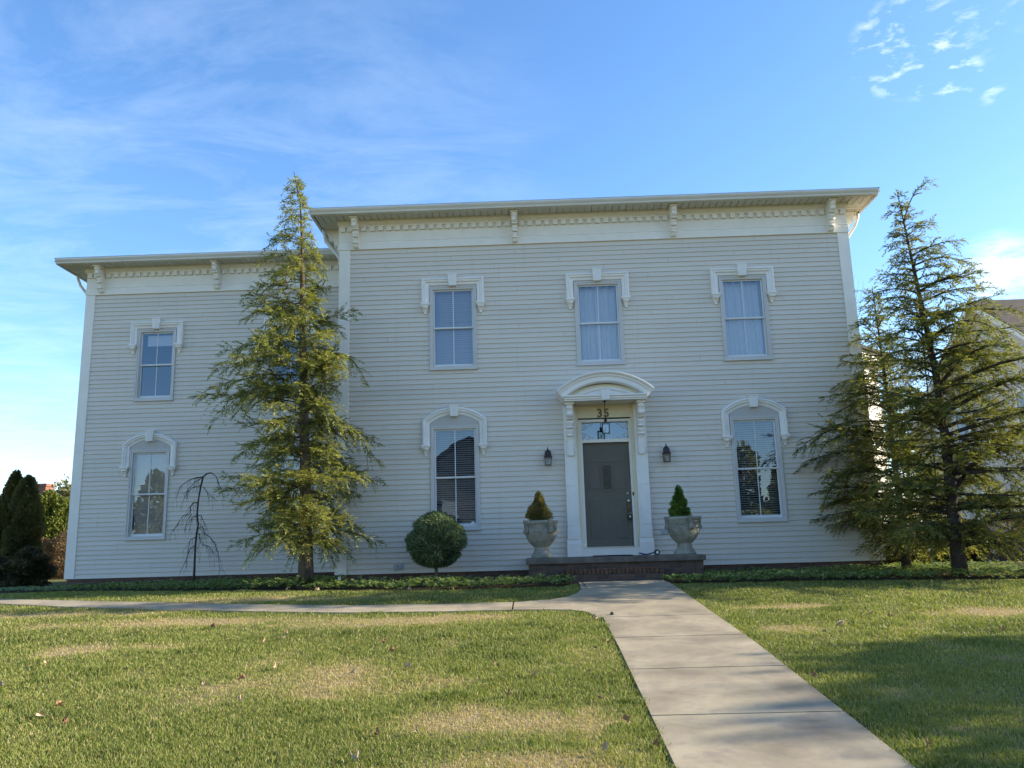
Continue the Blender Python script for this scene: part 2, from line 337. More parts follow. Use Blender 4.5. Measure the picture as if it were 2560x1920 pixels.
# ------------------------------------------------------------------ terrain
def gz(y):
    """height of the ground: level by the house, then falling towards the street"""
    y = np.asarray(y, dtype=float)
    k = 0.012; ln = 0.012+0.0745*y
    zz = -0.2-k*np.logaddexp(0, (-0.2-ln)/k)
    return np.maximum(zz, -1.55)
def gzf(y): return float(gz(y))
DRY = [(-3.1, -4.6, 1.5, .22, .9), (-0.6, -5.6, 1.6, .3, 1.0), (2.1, -6.0, 1.1, .33, .95), (3.0, -5.75, .7, .2, .6), (-1.1, -7.4, .35, .3, .7), (-.3, -7.3, .5, .2, .5), (3.6, -10.4, .75, .28, 1.1), (3.85, -11.3, .5, .2, .9), (3.0, -11.5, .4, .15, .7),
       (9.3, -6.4, 1.0, .35, .95), (7.1, -5.6, .5, .22, .8), (6.7, -7.2, .45, .3, .7), (7.6, -10.6, .5, .4, .6), (6.9, -9.9, .4, .3, .4), (1.9, -8.7, .8, .5, .5), (2.3, -9.4, .8, .35, .5), (-1.3, -10.4, .8, .5, .6), (.9, -9.2, .8, .3, .3), (0, -3.6, 1.6, .22, .75), (-1.5, -3.2, 1.0, .2, .5), (8.0, -8.8, .5, .3, .4), (4.3, -8.2, .3, .6, .35), (-2.2, -8.6, .6, .4, .5), (5.1, -11.6, .1, .1, .0)]
rngN = np.random.default_rng(3)
def vnoise(x, y, s, seed=0):
    """smooth value noise"""
    r = np.random.default_rng(seed).random((64, 64)); u = x*s; v = y*s
    i = np.floor(u).astype(int); j = np.floor(v).astype(int); fu = u-i; fv = v-j; fu = fu*fu*(3-2*fu); fv = fv*fv*(3-2*fv)
    g = lambda a, b: r[a % 64, b % 64]
    return (g(i, j)*(1-fu)+g(i+1, j)*fu)*(1-fv)+(g(i, j+1)*(1-fu)+g(i+1, j+1)*fu)*fv
def dryness(x, y):
    x = np.asarray(x, float); y = np.asarray(y, float); d = np.zeros_like(x)
    for cx, cy, sx, sy, a in DRY: d += a*np.exp(-((x-cx)/sx)**2-((y-cy)/sy)**2)
    n = .55*vnoise(x, y, 2.3, 1)+.3*vnoise(x, y, 6.1, 2)+.15*vnoise(x, y, 15., 4)
    d = d*(.8+1.5*(n-.2))*1.15+np.clip(n-.58, 0, 1)*1.8
    return np.clip(d, 0, 1)
xs = np.unique(np.concatenate([np.arange(-11, 15, .25), np.array([-900, -500, -250, -120, -70, -45, -30, -22, -17, -14, -12.5, 15, 17, 20, 25, 32, 45, 70, 120, 250, 500, 900])]))
ys = np.unique(np.concatenate([np.arange(-14, 4, .2), np.array([-900, -400, -150, -80, -50, -35, -28, -24, -22, -21, -20.5, -19, -17.5, -16, -15, 4, 6, 9, 13, 20, 30, 50, 90, 150, 400, 1200])]))
GX, GY = np.meshgrid(xs, ys); V = np.stack([GX.ravel(), GY.ravel(), gz(GY.ravel())], 1)
ii, jj = np.meshgrid(np.arange(len(xs)-1), np.arange(len(ys)-1)); b = (jj*len(xs)+ii).ravel()
F = np.stack([b, b+1, b+1+len(xs), b+len(xs)], 1)
tag(np_mesh('ground', V, F, 'ground', tint=dryness(V[:, 0], V[:, 1]), attr='dry', smooth=True), kind='structure')

# concrete walk: separate slabs over a dark bed so that the joints are real gaps
def walk_slab(mb, poly, h=0.022):
    n = len(poly)
    top = [(x, y, gzf(y)+h) for x, y in poly]; bot = [(x, y, gzf(y)-0.05) for x, y in poly]
    mb.add(bot+top, [tuple(range(n, 2*n))]+[(i, (i+1) % n, (i+1) % n+n, i+n) for i in range(n)])
XL, XR = 4.705, 6.055
joints = [-1.93, -3.45, -4.82, -6.16, -7.50, -8.98, -10.41, -11.85, -13.3, -14.75, -16.2, -17.65, -19.1, -20.5]
wk = MB(); gap = .020
def walk_strip(mb, xa0, xb0, ya, yb, h=.022):
    n = max(2, int((ya-yb)/.2)); ys_ = [ya+(yb-ya)*i/n for i in range(n+1)]; v = []
    for y in ys_:
        z = gzf(y); k_ = min(max(-8-y, 0), 5); xa = xa0-.012*k_; xb = xb0-.028*k_; v += [(xa, y, z-.05), (xa, y, z+h), (xb, y, z+h), (xb, y, z-.05)]
    f = []
    for i in range(n):
        for k in range(3): f.append((i*4+k, i*4+k+1, i*4+k+5, i*4+k+4)[::-1])
    f += [(0, 1, 2, 3)[::-1], (n*4, n*4+1, n*4+2, n*4+3)]
    mb.add(v, f)
for a, b_ in zip(joints[:-1], joints[1:]): walk_strip(wk, XL if b_ < -3 or True else 4.6, XR, a-gap*.5, b_+gap*.5)
def walk_fan(mb, c, pts, h=.022):
    P = [c]+pts; n = len(pts)
    top = [(x, y, gzf(y)+h) for x, y in P]; bot = [(x, y, gzf(y)-.05) for x, y in pts]
    mb.add(top+bot, [(0, i+1, i+2) for i in range(n-1)]+[(i+1, n+1+i, n+2+i, i+2) for i in range(n-1)])
walk_fan(wk, (XL+.001, -4.812), [(XL+.001, -3.45), (4.60, -3.45), (4.52, -3.9), (4.36, -4.25), (4.12, -4.5), (4.0, -4.6), (4.0, -4.812)])
walk_fan(wk, (XL+.001, -4.828), [(4.0, -4.828), (4.0, -5.42), (4.35, -5.5), (4.55, -5.72), (4.66, -6.155), (XL+.001, -6.155)])
walk_fan(wk, (XL+.001, -3.435), [(XL+.001, -1.935), (4.64, -1.935), (4.62, -2.7), (4.60, -3.435)])
up = [(4.105, -4.5), (3.60, -4.68), (2.75, -4.68), (1.2, -4.55), (0.1, -4.28), (-1.15, -3.9), (-2.6, -3.45), (-4.05, -2.95), (-5.4, -2.3), (-6.6, -1.55), (-8, -.6), (-10, .8), (-13, 2.9)]
lo = [(3.985, -5.42), (3.60, -5.37), (2.70, -5.36), (1.3, -5.22), (-0.1, -4.86), (-1.5, -4.45), (-3.25, -3.85), (-4.75, -3.22), (-6.1, -2.5), (-7.3, -1.75), (-8.8, -.8), (-10.8, .6), (-13.8, 2.7)]
for k in range(len(up)-1):
    g_ = .004
    a, b_, c_, d_ = [Vector(p) for p in (up[k], up[k+1], lo[k+1], lo[k])]
    e1 = (b_-a).normalized()*g_; e2 = (c_-d_).normalized()*g_
    if k == 1: e1 *= 5; e2 *= 5
    walk_slab(wk, [tuple(d_+e2), tuple(a+e1), tuple((a+b_)/2), tuple(b_-e1*.3), tuple(c_-e2*.3), tuple((c_+d_)/2)][::-1])
tag(wk.build('path', 'concrete'), kind='structure')
bedm = MB()
for a in np.arange(-20.4, -2.0, .4): bedm.add([(XL+.02, a, gzf(a)+.006), (XR-.02, a, gzf(a)+.006), (XR-.02, a+.4, gzf(a+.4)+.006), (XL+.02, a+.4, gzf(a+.4)+.006)], [(0, 1, 2, 3)])
for k in range(len(up)-1): bedm.add([(x, y, gzf(y)+.006) for x, y in (lo[k], up[k], up[k+1], lo[k+1])], [(3, 2, 1, 0)])
tag(bedm.build('path_bed', 'crack'), kind='structure')
rd = MB().add([(-300, -34, -1.535), (300, -34, -1.535), (300, -24.5, -1.535), (-300, -24.5, -1.535)], [(0, 1, 2, 3)])
tag(rd.build('road', 'asphalt'), kind='structure')

# planting beds
bedL = [(-8.3, 1.3), (-6.2, .75), (-4.9, .25), (-3, -.75), (-1, -1.75), (0.6, -2.5), (1.6, -2.85), (3.2, -3.0), (4.3, -2.95), (4.62, -2.3), (4.62, -1.93), (4.4, -1.93), (4.4, -1.6), (3.75, -1.6), (3.75, -.03), (0, -.03), (0, 1.97), (-6.5, 1.97), (-8.3, 1.97)]
bedR = [(6.05, -1.93), (6.08, -2.9), (7, -3.05), (8.4, -3.1), (9.7, -3.35), (11, -3.6), (12.3, -3.4), (13.6, -2.6), (14.5, -.8), (14.5, 2), (10.7, 2), (10.7, -.03), (6.92, -.03), (6.92, -1.6), (6.12, -1.6)]
def inpoly(x, y, poly):
    c = np.zeros(len(x), bool); n = len(poly)
    for i in range(n):
        x0, y0 = poly[i]; x1, y1 = poly[i-1]
        if y0 == y1: continue
        c ^= ((y0 > y) != (y1 > y)) & (x < (x1-x0)*(y-y0)/(y1-y0)+x0)
    return c
for nm, pl_ in (('soil', bedL), ('soil', bedR)):
    n = len(pl_); pl_ = [(x, y+.16 if y < -1.95 else y) for x, y in pl_]; mb = MB().add([(x, y, gzf(y)+.012) for x, y in pl_], [tuple(range(n))])
    tag(mb.build('soil', 'soil'), kind='structure')

# ------------------------------------------------------------------ grass
def grass():
    rng = np.random.default_rng(11); cx, cy = 3.9, -16.4
    N = 1150000
    d = 3.2*(19.5/3.2)**rng.random(N)                    # density ~ 1/d^2
    a = rng.uniform(-.86, .86, N)
    x = cx+np.sin(a)*d; y = cy+np.cos(a)*d
    px = np.array([p[0] for p in up]); 
    sideP = up+lo[::-1]
    eo = rng.random(N)**2*.045
    kk = np.clip(-8-y, 0, 5); onwalk = ((x > XL+eo-.012*kk) & (x < XR-eo-.028*kk) & (y < -1.93))
    fl = [(4.60, -1.93), (4.60, -3.45), (4.52, -3.9), (4.36, -4.25), (4.1, -4.5), (3.9, -4.6), (3.95, -5.42), (4.35, -5.5), (4.55, -5.72), (4.66, -6.16), (4.75, -6.2), (4.75, -1.93)]
    keep = ~onwalk & ~inpoly(x, y, sideP) & ~inpoly(x, y, fl) & ~inpoly(x, y, bedL) & ~inpoly(x, y, bedR) & (y < 2.0) & ~((y > -1.95) & (x > 3.7) & (x < 7)) & ~((y > -.1) & (x > -.1) & (x < 10.7))
    keep &= ~((y > 1.9) & (x > -6.6) & (x < 0))
    x, y, d = x[keep], y[keep], d[keep]; n = len(x)
    dr = dryness(x, y)
    clump = .5*vnoise(x, y, 9, 5)+.5*vnoise(x, y, 3.1, 6)
    keep = rng.random(n) < (.35+.9*clump)*(1-.35*dr)
    x, y, d, dr, clump = x[keep], y[keep], d[keep], dr[keep], clump[keep]; n = len(x)
    tuft = np.clip((vnoise(x, y, 3.4, 33)-.68)*5, 0, 1)
    h = (.010+.017*rng.random(n)+.014*clump)*(1-.45*dr)*(1+.7*tuft); wd = .0010+.00030*d
    an = rng.uniform(0, 2*PI, n); le = rng.uniform(.15, 1.1, n)*h; la = rng.uniform(0, 2*PI, n)
    dx, dy = np.cos(an)*wd, np.sin(an)*wd; z0 = gz(y)
    lx, ly = np.cos(la)*le, np.sin(la)*le
    V = np.empty((n, 5, 3), np.float32)
    V[:, 0] = np.stack([x-dx, y-dy, z0-.004], 1); V[:, 1] = np.stack([x+dx, y+dy, z0-.004], 1)
    V[:, 2] = np.stack([x+dx*.8+lx*.35, y+dy*.8+ly*.35, z0+h*.6], 1); V[:, 3] = np.stack([x-dx*.8+lx*.35, y-dy*.8+ly*.35, z0+h*.6], 1)
    V[:, 4] = np.stack([x+lx, y+ly, z0+h], 1)
    b = (np.arange(n)*5)[:, None]
    F = np.stack([b+np.array([0, 1, 2]), b+np.array([0, 2, 3]), b+np.array([3, 2, 4])], 1).reshape(-1, 3)
    big_ = vnoise(x, y, .9, 12); t = np.clip(-.0+.34*rng.random(n)+.25*(1-clump)+.3*big_-.25*tuft+.75*dr*rng.uniform(.5, 1.25, n), 0, 1)
    dead = rng.random(n) < .10+.14*vnoise(x, y, 1.1, 9); t[dead] = rng.uniform(.8, 1, dead.sum())
    tag(np_mesh('grass', V.reshape(-1, 3), F, 'grass', tint=np.repeat(t, 5)), 'short patchy green and straw coloured lawn grass around the walk', 'grass', kind='stuff')
grass()

# ------------------------------------------------------------------ ground cover
def ground_cover(poly, dens, seed, name, label, hfun):
    rng = np.random.default_rng(seed); P = np.array(poly); x0, y0 = P.min(0); x1, y1 = P.max(0)
    N = int((x1-x0)*(y1-y0)*dens); x = rng.uniform(x0, x1, N); y = rng.uniform(y0, y1, N)
    k = inpoly(x, y, poly); x, y = x[k], y[k]; hh = hfun(x, y); k = hh > .02; x, y, hh = x[k], y[k], hh[k]
    vs = []; ts = []; fs = []; nv = 0
    R = 7
    n = len(x); z = gz(y)+hh*rng.uniform(.35, 1.0, n)
    base = rng.uniform(0, 2*PI, n); tone = rng.uniform(0, .5, n)
    for r in range(R):
        a = base+2*PI*r/R+rng.uniform(-.3, .3, n); L = rng.uniform(.035, .065, n); W = L*.30; el = rng.uniform(-.35, .75, n)
        ca, sa = np.cos(a), np.sin(a); ce, se = np.cos(el), np.sin(el)
        o = np.stack([x, y, z], 1); d = np.stack([ca*ce, sa*ce, se], 1); s_ = np.stack([-sa, ca, rng.uniform(-.3, .3, n)], 1)
        q = np.stack([o, o+d*(L*.6)[:, None]+s_*W[:, None], o+d*L[:, None]-np.array([0, 0, 1])*(L*.15)[:, None], o+d*(L*.6)[:, None]-s_*W[:, None]], 1)
        vs.append(q.reshape(-1, 3)); fs.append(np.arange(n*4).reshape(-1, 4)+nv); nv += n*4
        ts.append(np.clip(tone+rng.uniform(0, .35, n)+(rng.random(n) < .02)*.6, 0, 1))
    tag(np_mesh(name, np.concatenate(vs), np.concatenate(fs), 'ivy', tint=np.concatenate(ts)), label, 'ground cover', kind='stuff')
def hL(x, y):
    h = .09+.11*vnoise(x, y, 2.5, 21)
    far = np.clip((-3.5-x)/3., 0, 1); h = h*(1-.45*far)
    h += .10*np.exp(-((x+.3)/1.4)**2-((y+1.5)/.6)**2)
    return np.where((y > -1.5) & (x > 0), h*.25, h)
def hR(x, y):
    return .055+.10*vnoise(x, y, 2.1, 22)-np.clip((x-12.6)/1.2, 0, .2)
ground_cover(bedL, 150, 31, 'ground_cover', 'low leafy evergreen ground cover left of the porch along the house', hL)
ground_cover(bedR, 150, 32, 'ground_cover', 'low leafy evergreen ground cover right of the porch under the conifers', hR)

# ------------------------------------------------------------------ the house
WY = 2.0                                     # the left wing stands back
house = empty('house', (4, 0, -.2), 'two storey cream clapboard house with bracketed eaves and a set back left wing', 'house')
house.matrix_world = Matrix.Translation((0, 0, 0))
X0, X1 = 0.0, 10.65; WX0 = -6.52
ZF = 6.72                                    # foot of the main frieze
ZFW = 6.585
# windows: x0 x1 z0 z1 wall-y, hood, filling
WIN = [
 (1.88, 2.855, 4.06, 5.84, 0, 'flat', 'closed'), (4.90, 5.875, 4.06, 5.84, 0, 'flat', 'curtain'), (7.905, 8.875, 4.06, 5.84, 0, 'flat', 'curtain'),
 (1.88, 2.855, .81, 2.89, 0, 'arch', 'open'), (7.905, 8.875, .81, 2.89, 0, 'arch', 'open2'),
 (-5.24, -4.33, 4.00, 5.70, WY, 'flat', 'shade'), (-5.24, -4.33, .845, 2.86, WY, 'arch', 'half'),
 (-2.09, -1.18, 4.00, 5.70, WY, 'flat', 'shade'), (-2.09, -1.18, .845, 2.86, WY, 'arch', 'half')]

def clapboards(mb, xa, xb, za, zb, holes, tf, pitch=.1018, seed=0):
    """lapped boards; tf maps (x, depth, z) to world; holes are (x0, x1, z0, z1)"""
    rng = random.Random(seed); n = round((zb-za)/pitch); p = (zb-za)/n
    for i in range(n):
        z0 = za+i*p; z1 = z0+p; jo = rng.uniform(-.0012, .0012)
        zc = sorted({z0, z1}|{z for h in holes for z in h[2:] if z0 < z < z1})
        for a, b_ in zip(zc[:-1], zc[1:]):
            zm = (a+b_)/2; segs = [(xa, xb)]
            for h in holes:
                if h[2] < zm < h[3]:
                    ns = []
                    for s0, s1 in segs:
                        if h[0] > s0: ns.append((s0, min(s1, h[0])))
                        if h[1] < s1: ns.append((max(s0, h[1]), s1))
                    segs = [q for q in ns if q[1]-q[0] > .001]
            d = lambda z: .023-(z-z0)/p*.019+jo
            for s0, s1 in segs:
                # board ends (butt joints) every few metres
                cuts = [s0]+[c for c in [xa+((i*1.37) % 3.66)+3.66*k for k in range(-1, 4)] if s0+.05 < c < s1-.05]+[s1]
                for c0, c1 in zip(cuts[:-1], cuts[1:]):
                    e = .002 if c1 != s1 else 0
                    v = [tf(c0, d(a), a), tf(c1-e, d(a), a), tf(c1-e, d(b_), b_), tf(c0, d(b_), b_)]
                    mb.add(v, [(0, 1, 2, 3)])
                if abs(a-z0) < 1e-6:
                    mb.add([tf(s0, -.002, a), tf(s1, -.002, a), tf(s1, d(a), a), tf(s0, d(a), a)], [(0, 1, 2, 3)])
wall = MB(); B = .04
portal_hole = (4.56, 6.21, .22, 3.20)
clapboards(wall, .195, 10.455, 0, ZF, [(w_[0]+B, w_[1]-B, w_[2]+B, w_[3]-B) for w_ in WIN if w_[4] == 0]+[portal_hole], lambda x, d, z: (x, -d, z), seed=1)
clapboards(wall, WX0+.19, -.0, 0.02, ZFW, [(w_[0]+B, w_[1]-B, w_[2]+B, w_[3]-B) for w_ in WIN if w_[4] == WY], lambda x, d, z: (x, WY-d, z), seed=2)
# side and rear walls
clapboards(wall, 0.0, 10, 0, 7.4, [], lambda x, d, z: (X1+d, x, z), seed=3)
clapboards(wall, .0, WY, 0, 7.4, [], lambda x, d, z: (0-d, x, z), seed=4)
clapboards(wall, WY, 10, 0, 7.28, [], lambda x, d, z: (WX0-d, x, z), seed=5)
clapboards(wall, WX0, X1, 0, 7.28, [], lambda x, d, z: (x, 10+d, z), seed=6)
wall.build('wall', 'siding', house)
# corner boards
cb = MB().box(-.022, .197, -.034, 0, 0, ZF).box(-.034, -.022, -.034, .17, 0, ZF)
cb.build('corner_board', 'trim', house)
MB().box(10.453, 10.672, -.034, 0, 0, ZF).box(10.672, 10.684, -.034, .17, 0, ZF).build('corner_board', 'trim', house)
MB().box(WX0-.022, WX0+.19, WY-.034, WY, .02, ZFW).box(WX0-.034, WX0-.022, WY-.034, WY+.17, .02, ZFW).build('corner_board', 'trim', house)
MB().box(-.12, -.022, WY-.03, WY, .02, ZFW).build('corner_board', 'trim', house)
# brick foundation
MB().box(.02, 10.63, .004, .2, -.7, 0).box(WX0+.02, .02, WY+.004, WY+.2, -.7, .02).box(.02, .2, .2, WY+.004, -.7, 0).box(10.45, 10.63, .2, 10, -.7, 0).box(WX0+.02, WX0+.2, WY+.2, 10, -.7, .02).build('foundation', 'brick', house)
# frieze boards with mouldings
def frieze(xa, xb, y, zb, zt, nm='frieze'):
    mb = MB(); H = zt-zb
    mb.box(xa, xb, y-.036, y, zb, zt)
    mb.box(xa-.004, xb+.004, y-.052, y-.036, zb, zb+.13)                 # bottom band
    mb.prism_yz([(y-.052, zb+.13), (y-.036, zb+.13), (y-.036, zb+.15)], xa, xb)
    mb.prism_yz([(y-.046, zb+.17), (y-.046, zb+.186), (y-.036, zb+.205), (y-.036, zb+.165)], xa, xb)
    mb.box(xa, xb, y-.062, y-.036, zt-.13, zt-.10)
    mb.prism_yz([(y-.036, zt-.10), (y-.066, zt-.10), (y-.105, zt-.055), (y-.115, zt-.02), (y-.115, zt), (y-.036, zt)], xa-.03, xb+.03)
    return mb.build(nm, 'trim', house)
SO, SOW = 7.35, 7.235
frieze(-.036, 10.686, 0, ZF, SO); frieze(WX0-.036, -.04, WY, ZFW, SOW)
MB().box(-.060, -.0, 0, WY, ZF, SO).build('frieze', 'trim', house)
MB().box(10.65, 10.70, 0, 10, ZF, SO).build('frieze', 'trim', house)
# dentil rows between the brackets
BRX = [0.335, 3.70, 7.03, 10.31]; BRW = [-6.17, -3.39, -.42]
dent0 = MB().box(-.051, .051, -.092, -.036, -.232, -.130).build('dentil', 'trim', house); dent_used = []
def dentils(xa, xb, y, zt):
    n = max(1, round((xb-xa)/.183)); p = (xb-xa)/n
    for i in range(n):
        o = dent0 if not dent_used else dent0.copy()
        if dent_used: COL.objects.link(o)
        dent_used.append(o); o.location = (xa+(i+.5)*p, y, zt)
for a, b_, in ((-.03, .27), (.40, 3.64), (3.76, 6.97), (7.09, 10.25), (10.37, 10.67)): dentils(a, b_, 0, SO)
for a, b_, in ((WX0-.03, -6.23), (-6.11, -3.45), (-3.33, -.48), (-.36, -.05)): dentils(a, b_, WY, SOW)
# carved brackets: a scroll outline with ribs
def bracket_mesh(h=.56, w_=.115, d=.34):
    prof = [(0, 0), (-.10*d/.34-.05, 0), (-d, 0), (-d, -.055), (-d+.02, -.075), (-d+.035, -.105), (-d+.02, -.15), (-d+.055, -.185), (-.21, -.205), (-.185, -.235), (-.20, -.27), (-.175, -.31), (-.135, -.325), (-.125, -.36), (-.14, -.395), (-.12, -.43), (-.10, -.45), (-.105, -.49), (-.085, -.54), (-.06, -h), (0, -h)]
    mb = MB().prism_yz([(y, z) for y, z in prof], -w_/2+.018, w_/2-.018)
    inner = [(y*.94 if y < -.03 else y, z*.985) for y, z in prof]
    mb.prism_yz(inner, -w_/2, -w_/2+.0175).prism_yz(inner, w_/2-.0175, w_/2)
    mb.box(-w_/2-.02, w_/2+.02, -d-.03, 0, .001, .045)
    for z, y in ((-.20, -.245), (-.335, -.17), (-.46, -.12)): mb.tube([(-w_/2-.006, y, z), (w_/2+.006, y, z)], .021, 10)
    return mb
br0 = bracket_mesh().build('bracket', 'trim', house); br0.location = (BRX[0], -.036, SO-.05)
for x in BRX[1:]:
    o = br0.copy(); COL.objects.link(o); o.location = (x, -.036, SO-.05)
for x in BRW:
    o = br0.copy(); COL.objects.link(o); o.location = (x, WY-.036, SOW-.05)
o = br0.copy(); COL.objects.link(o); o.location = (-.06, .42, SO-.05); o.rotation_euler = (0, 0, -PI/2)
o = br0.copy(); COL.objects.link(o); o.location = (10.70, .42, SO-.05); o.rotation_euler = (0, 0, PI/2)
# soffits as grooved boards, gutters, fascia, roofs
OV = .50
def soffit(xa, xb, y0, y1, z, along='y'):
    mb = MB(); n = round(((xb-xa) if along == 'y' else (y1-y0))/.145)
    for i in range(n):
        if along == 'y':
            p = (xb-xa)/n; mb.box(xa+i*p+.008, xa+(i+1)*p-.008, y0, y1, z, z+.012)
        else:
            p = (y1-y0)/n; mb.box(xa, xb, y0+i*p+.008, y0+(i+1)*p-.008, z, z+.012)
    mb.box(xa, xb, y0, y1, z+.024, z+.034)
    return mb.build('soffit', 'soffit', house)
soffit(-OV+.02, X1+OV-.02, -OV+.02, -.0, SO)
soffit(-OV+.02, 0, .0, 10, SO, 'x'); soffit(X1, X1+OV-.02, .0, 10, SO, 'x')
soffit(WX0-OV+.02, -.07, WY-OV+.02, WY, SOW); soffit(WX0-OV+.02, WX0, WY, 10, SOW, 'x')
def gutter(xa, xb, y, z):
    """K-profile gutter and fascia along x; y is the outer face"""
    mb = MB(); mb.box(xa+.06, xb-.06, y+.02, y+.04, z-.02, z+.10)
    prof = [(y+.02, z-.012), (y-.035, z-.012), (y-.045, z+.02), (y-.075, z+.055), (y-.085, z+.075), (y-.085, z+.10), (y-.078, z+.104), (y+.02, z+.104)]
    mb.prism_yz(prof, xa, xb)
    return mb.build('gutter', 'gutter', house)
gutter(-OV-.02, X1+OV+.02, -OV, SO); gutter(WX0-OV-.02, -.07, WY-OV, SOW)
def fascia(x, y0, y1, z, s):
    mb = MB().box(min(x, x+s*.02), max(x, x+s*.02), y0, y1, z-.012, z+.10)
    prof = [(x+s*.02, z-.010), (x+s*.055, z-.010), (x+s*.065, z+.02), (x+s*.095, z+.06), (x+s*.10, z+.103), (x+s*.02, z+.103)]
    n = len(prof); v = [(a, y0, c) for a, c in prof]+[(a, y1, c) for a, c in prof]
    mb.add(v, [tuple(range(n)), tuple(range(2*n-1, n-1, -1))]+[(i, i+n, (i+1) % n+n, (i+1) % n) for i in range(n)])
    mb.build('gutter', 'gutter', house)
fascia(-OV, -OV+.025, 10.4, SO, -1); fascia(X1+OV, -OV+.025, 10.4, SO, 1); fascia(WX0-OV, WY-OV+.025, 10.4, SOW, -1)
def roof(x0, x1, y0, y1, z, rise=.5, inset=4.2):
    xi = min(inset, (x1-x0)/2-.1); yi = min(inset, (y1-y0)/2-.1)
    a = [(x0, y0, z), (x1, y0, z), (x1, y1, z), (x0, y1, z)]; t = [(x0+xi, y0+yi, z+rise), (x1-xi, y0+yi, z+rise), (x1-xi, y1-yi, z+rise), (x0+xi, y1-yi, z+rise)]
    mb = MB().hexa(a, t); mb.box(x0, x1, y0, y1, z-.02, z-.001)
    return mb.build('roof', 'shingle', house)
roof(-OV-.06, X1+OV+.06, -OV-.05, 10.5, SO+.125); roof(WX0-OV-.06, -.08, WY-OV-.05, 10.5, SOW+.125, .32, 4)
# downspouts
def downspout(pts, r=.034):
    return MB().tube(pts, r, 8).build('downspout', 'gutter', house)
downspout([(X1+OV-.02, .45, SO+.0), (X1+OV-.03, .45, SO-.12), (X1+.40, .47, SO-.30), (X1+.10, .5, ZF-.10), (X1+.07, .5, ZF-.22), (X1+.07, .5, -.1)])
downspout([(-OV+.03, .30, SO), (-OV+.05, .30, SO-.13), (-.42, .31, SO-.28), (-.10, .33, ZF-.05), (-.075, .33, ZF-.2), (-.075, .33, .6)])
downspout([(WX0-OV+.03, WY+.30, SOW), (WX0-OV+.05, WY+.30, SOW-.12), (WX0-.38, WY+.30, SOW-.28), (WX0-.10, WY+.32, ZFW-.0), (WX0-.075, WY+.32, ZFW-.2), (WX0-.075, WY+.32, -.1)])
MB().tube([(.075, -.075, .03), (.075, -.075, -.17)], .03, 8).build('drain_pipe', 'hood', house)
# side bay on the right, angled face catches the sun
bay = [(10.66, 2.3), (12.9, 4.55), (12.9, 8.2), (10.66, 8.9)]
bw = MB()
for (a, b_) in zip(bay[:-1], bay[1:]):
    A_, B_ = Vector(a), Vector(b_); L = (B_-A_).length; e = (B_-A_)/L; nn = Vector((e.y, -e.x))
    clapboards(bw, 0, L, 0, 4.75, [], lambda x, d, z, A_=A_, e=e, nn=nn: (A_.x+e.x*x+nn.x*d, A_.y+e.y*x+nn.y*d, z), seed=9)
bw.build('bay_wall', 'siding', house)
MB().prism_xy(bay, -.5, -.001).build('foundation', 'brick', house)
big_bay = [(10.66, 2.0), (13.15, 4.45), (13.15, 8.3), (10.66, 9.2)]
MB().prism_xy(big_bay, 4.751, 5.0).build('bay_cornice', 'trim', house)
MB().prism_xy([(10.66, 1.9), (13.25, 4.4), (13.25, 8.4), (10.66, 9.3)], 5.001, 5.08).build('roof', 'shingle', house)

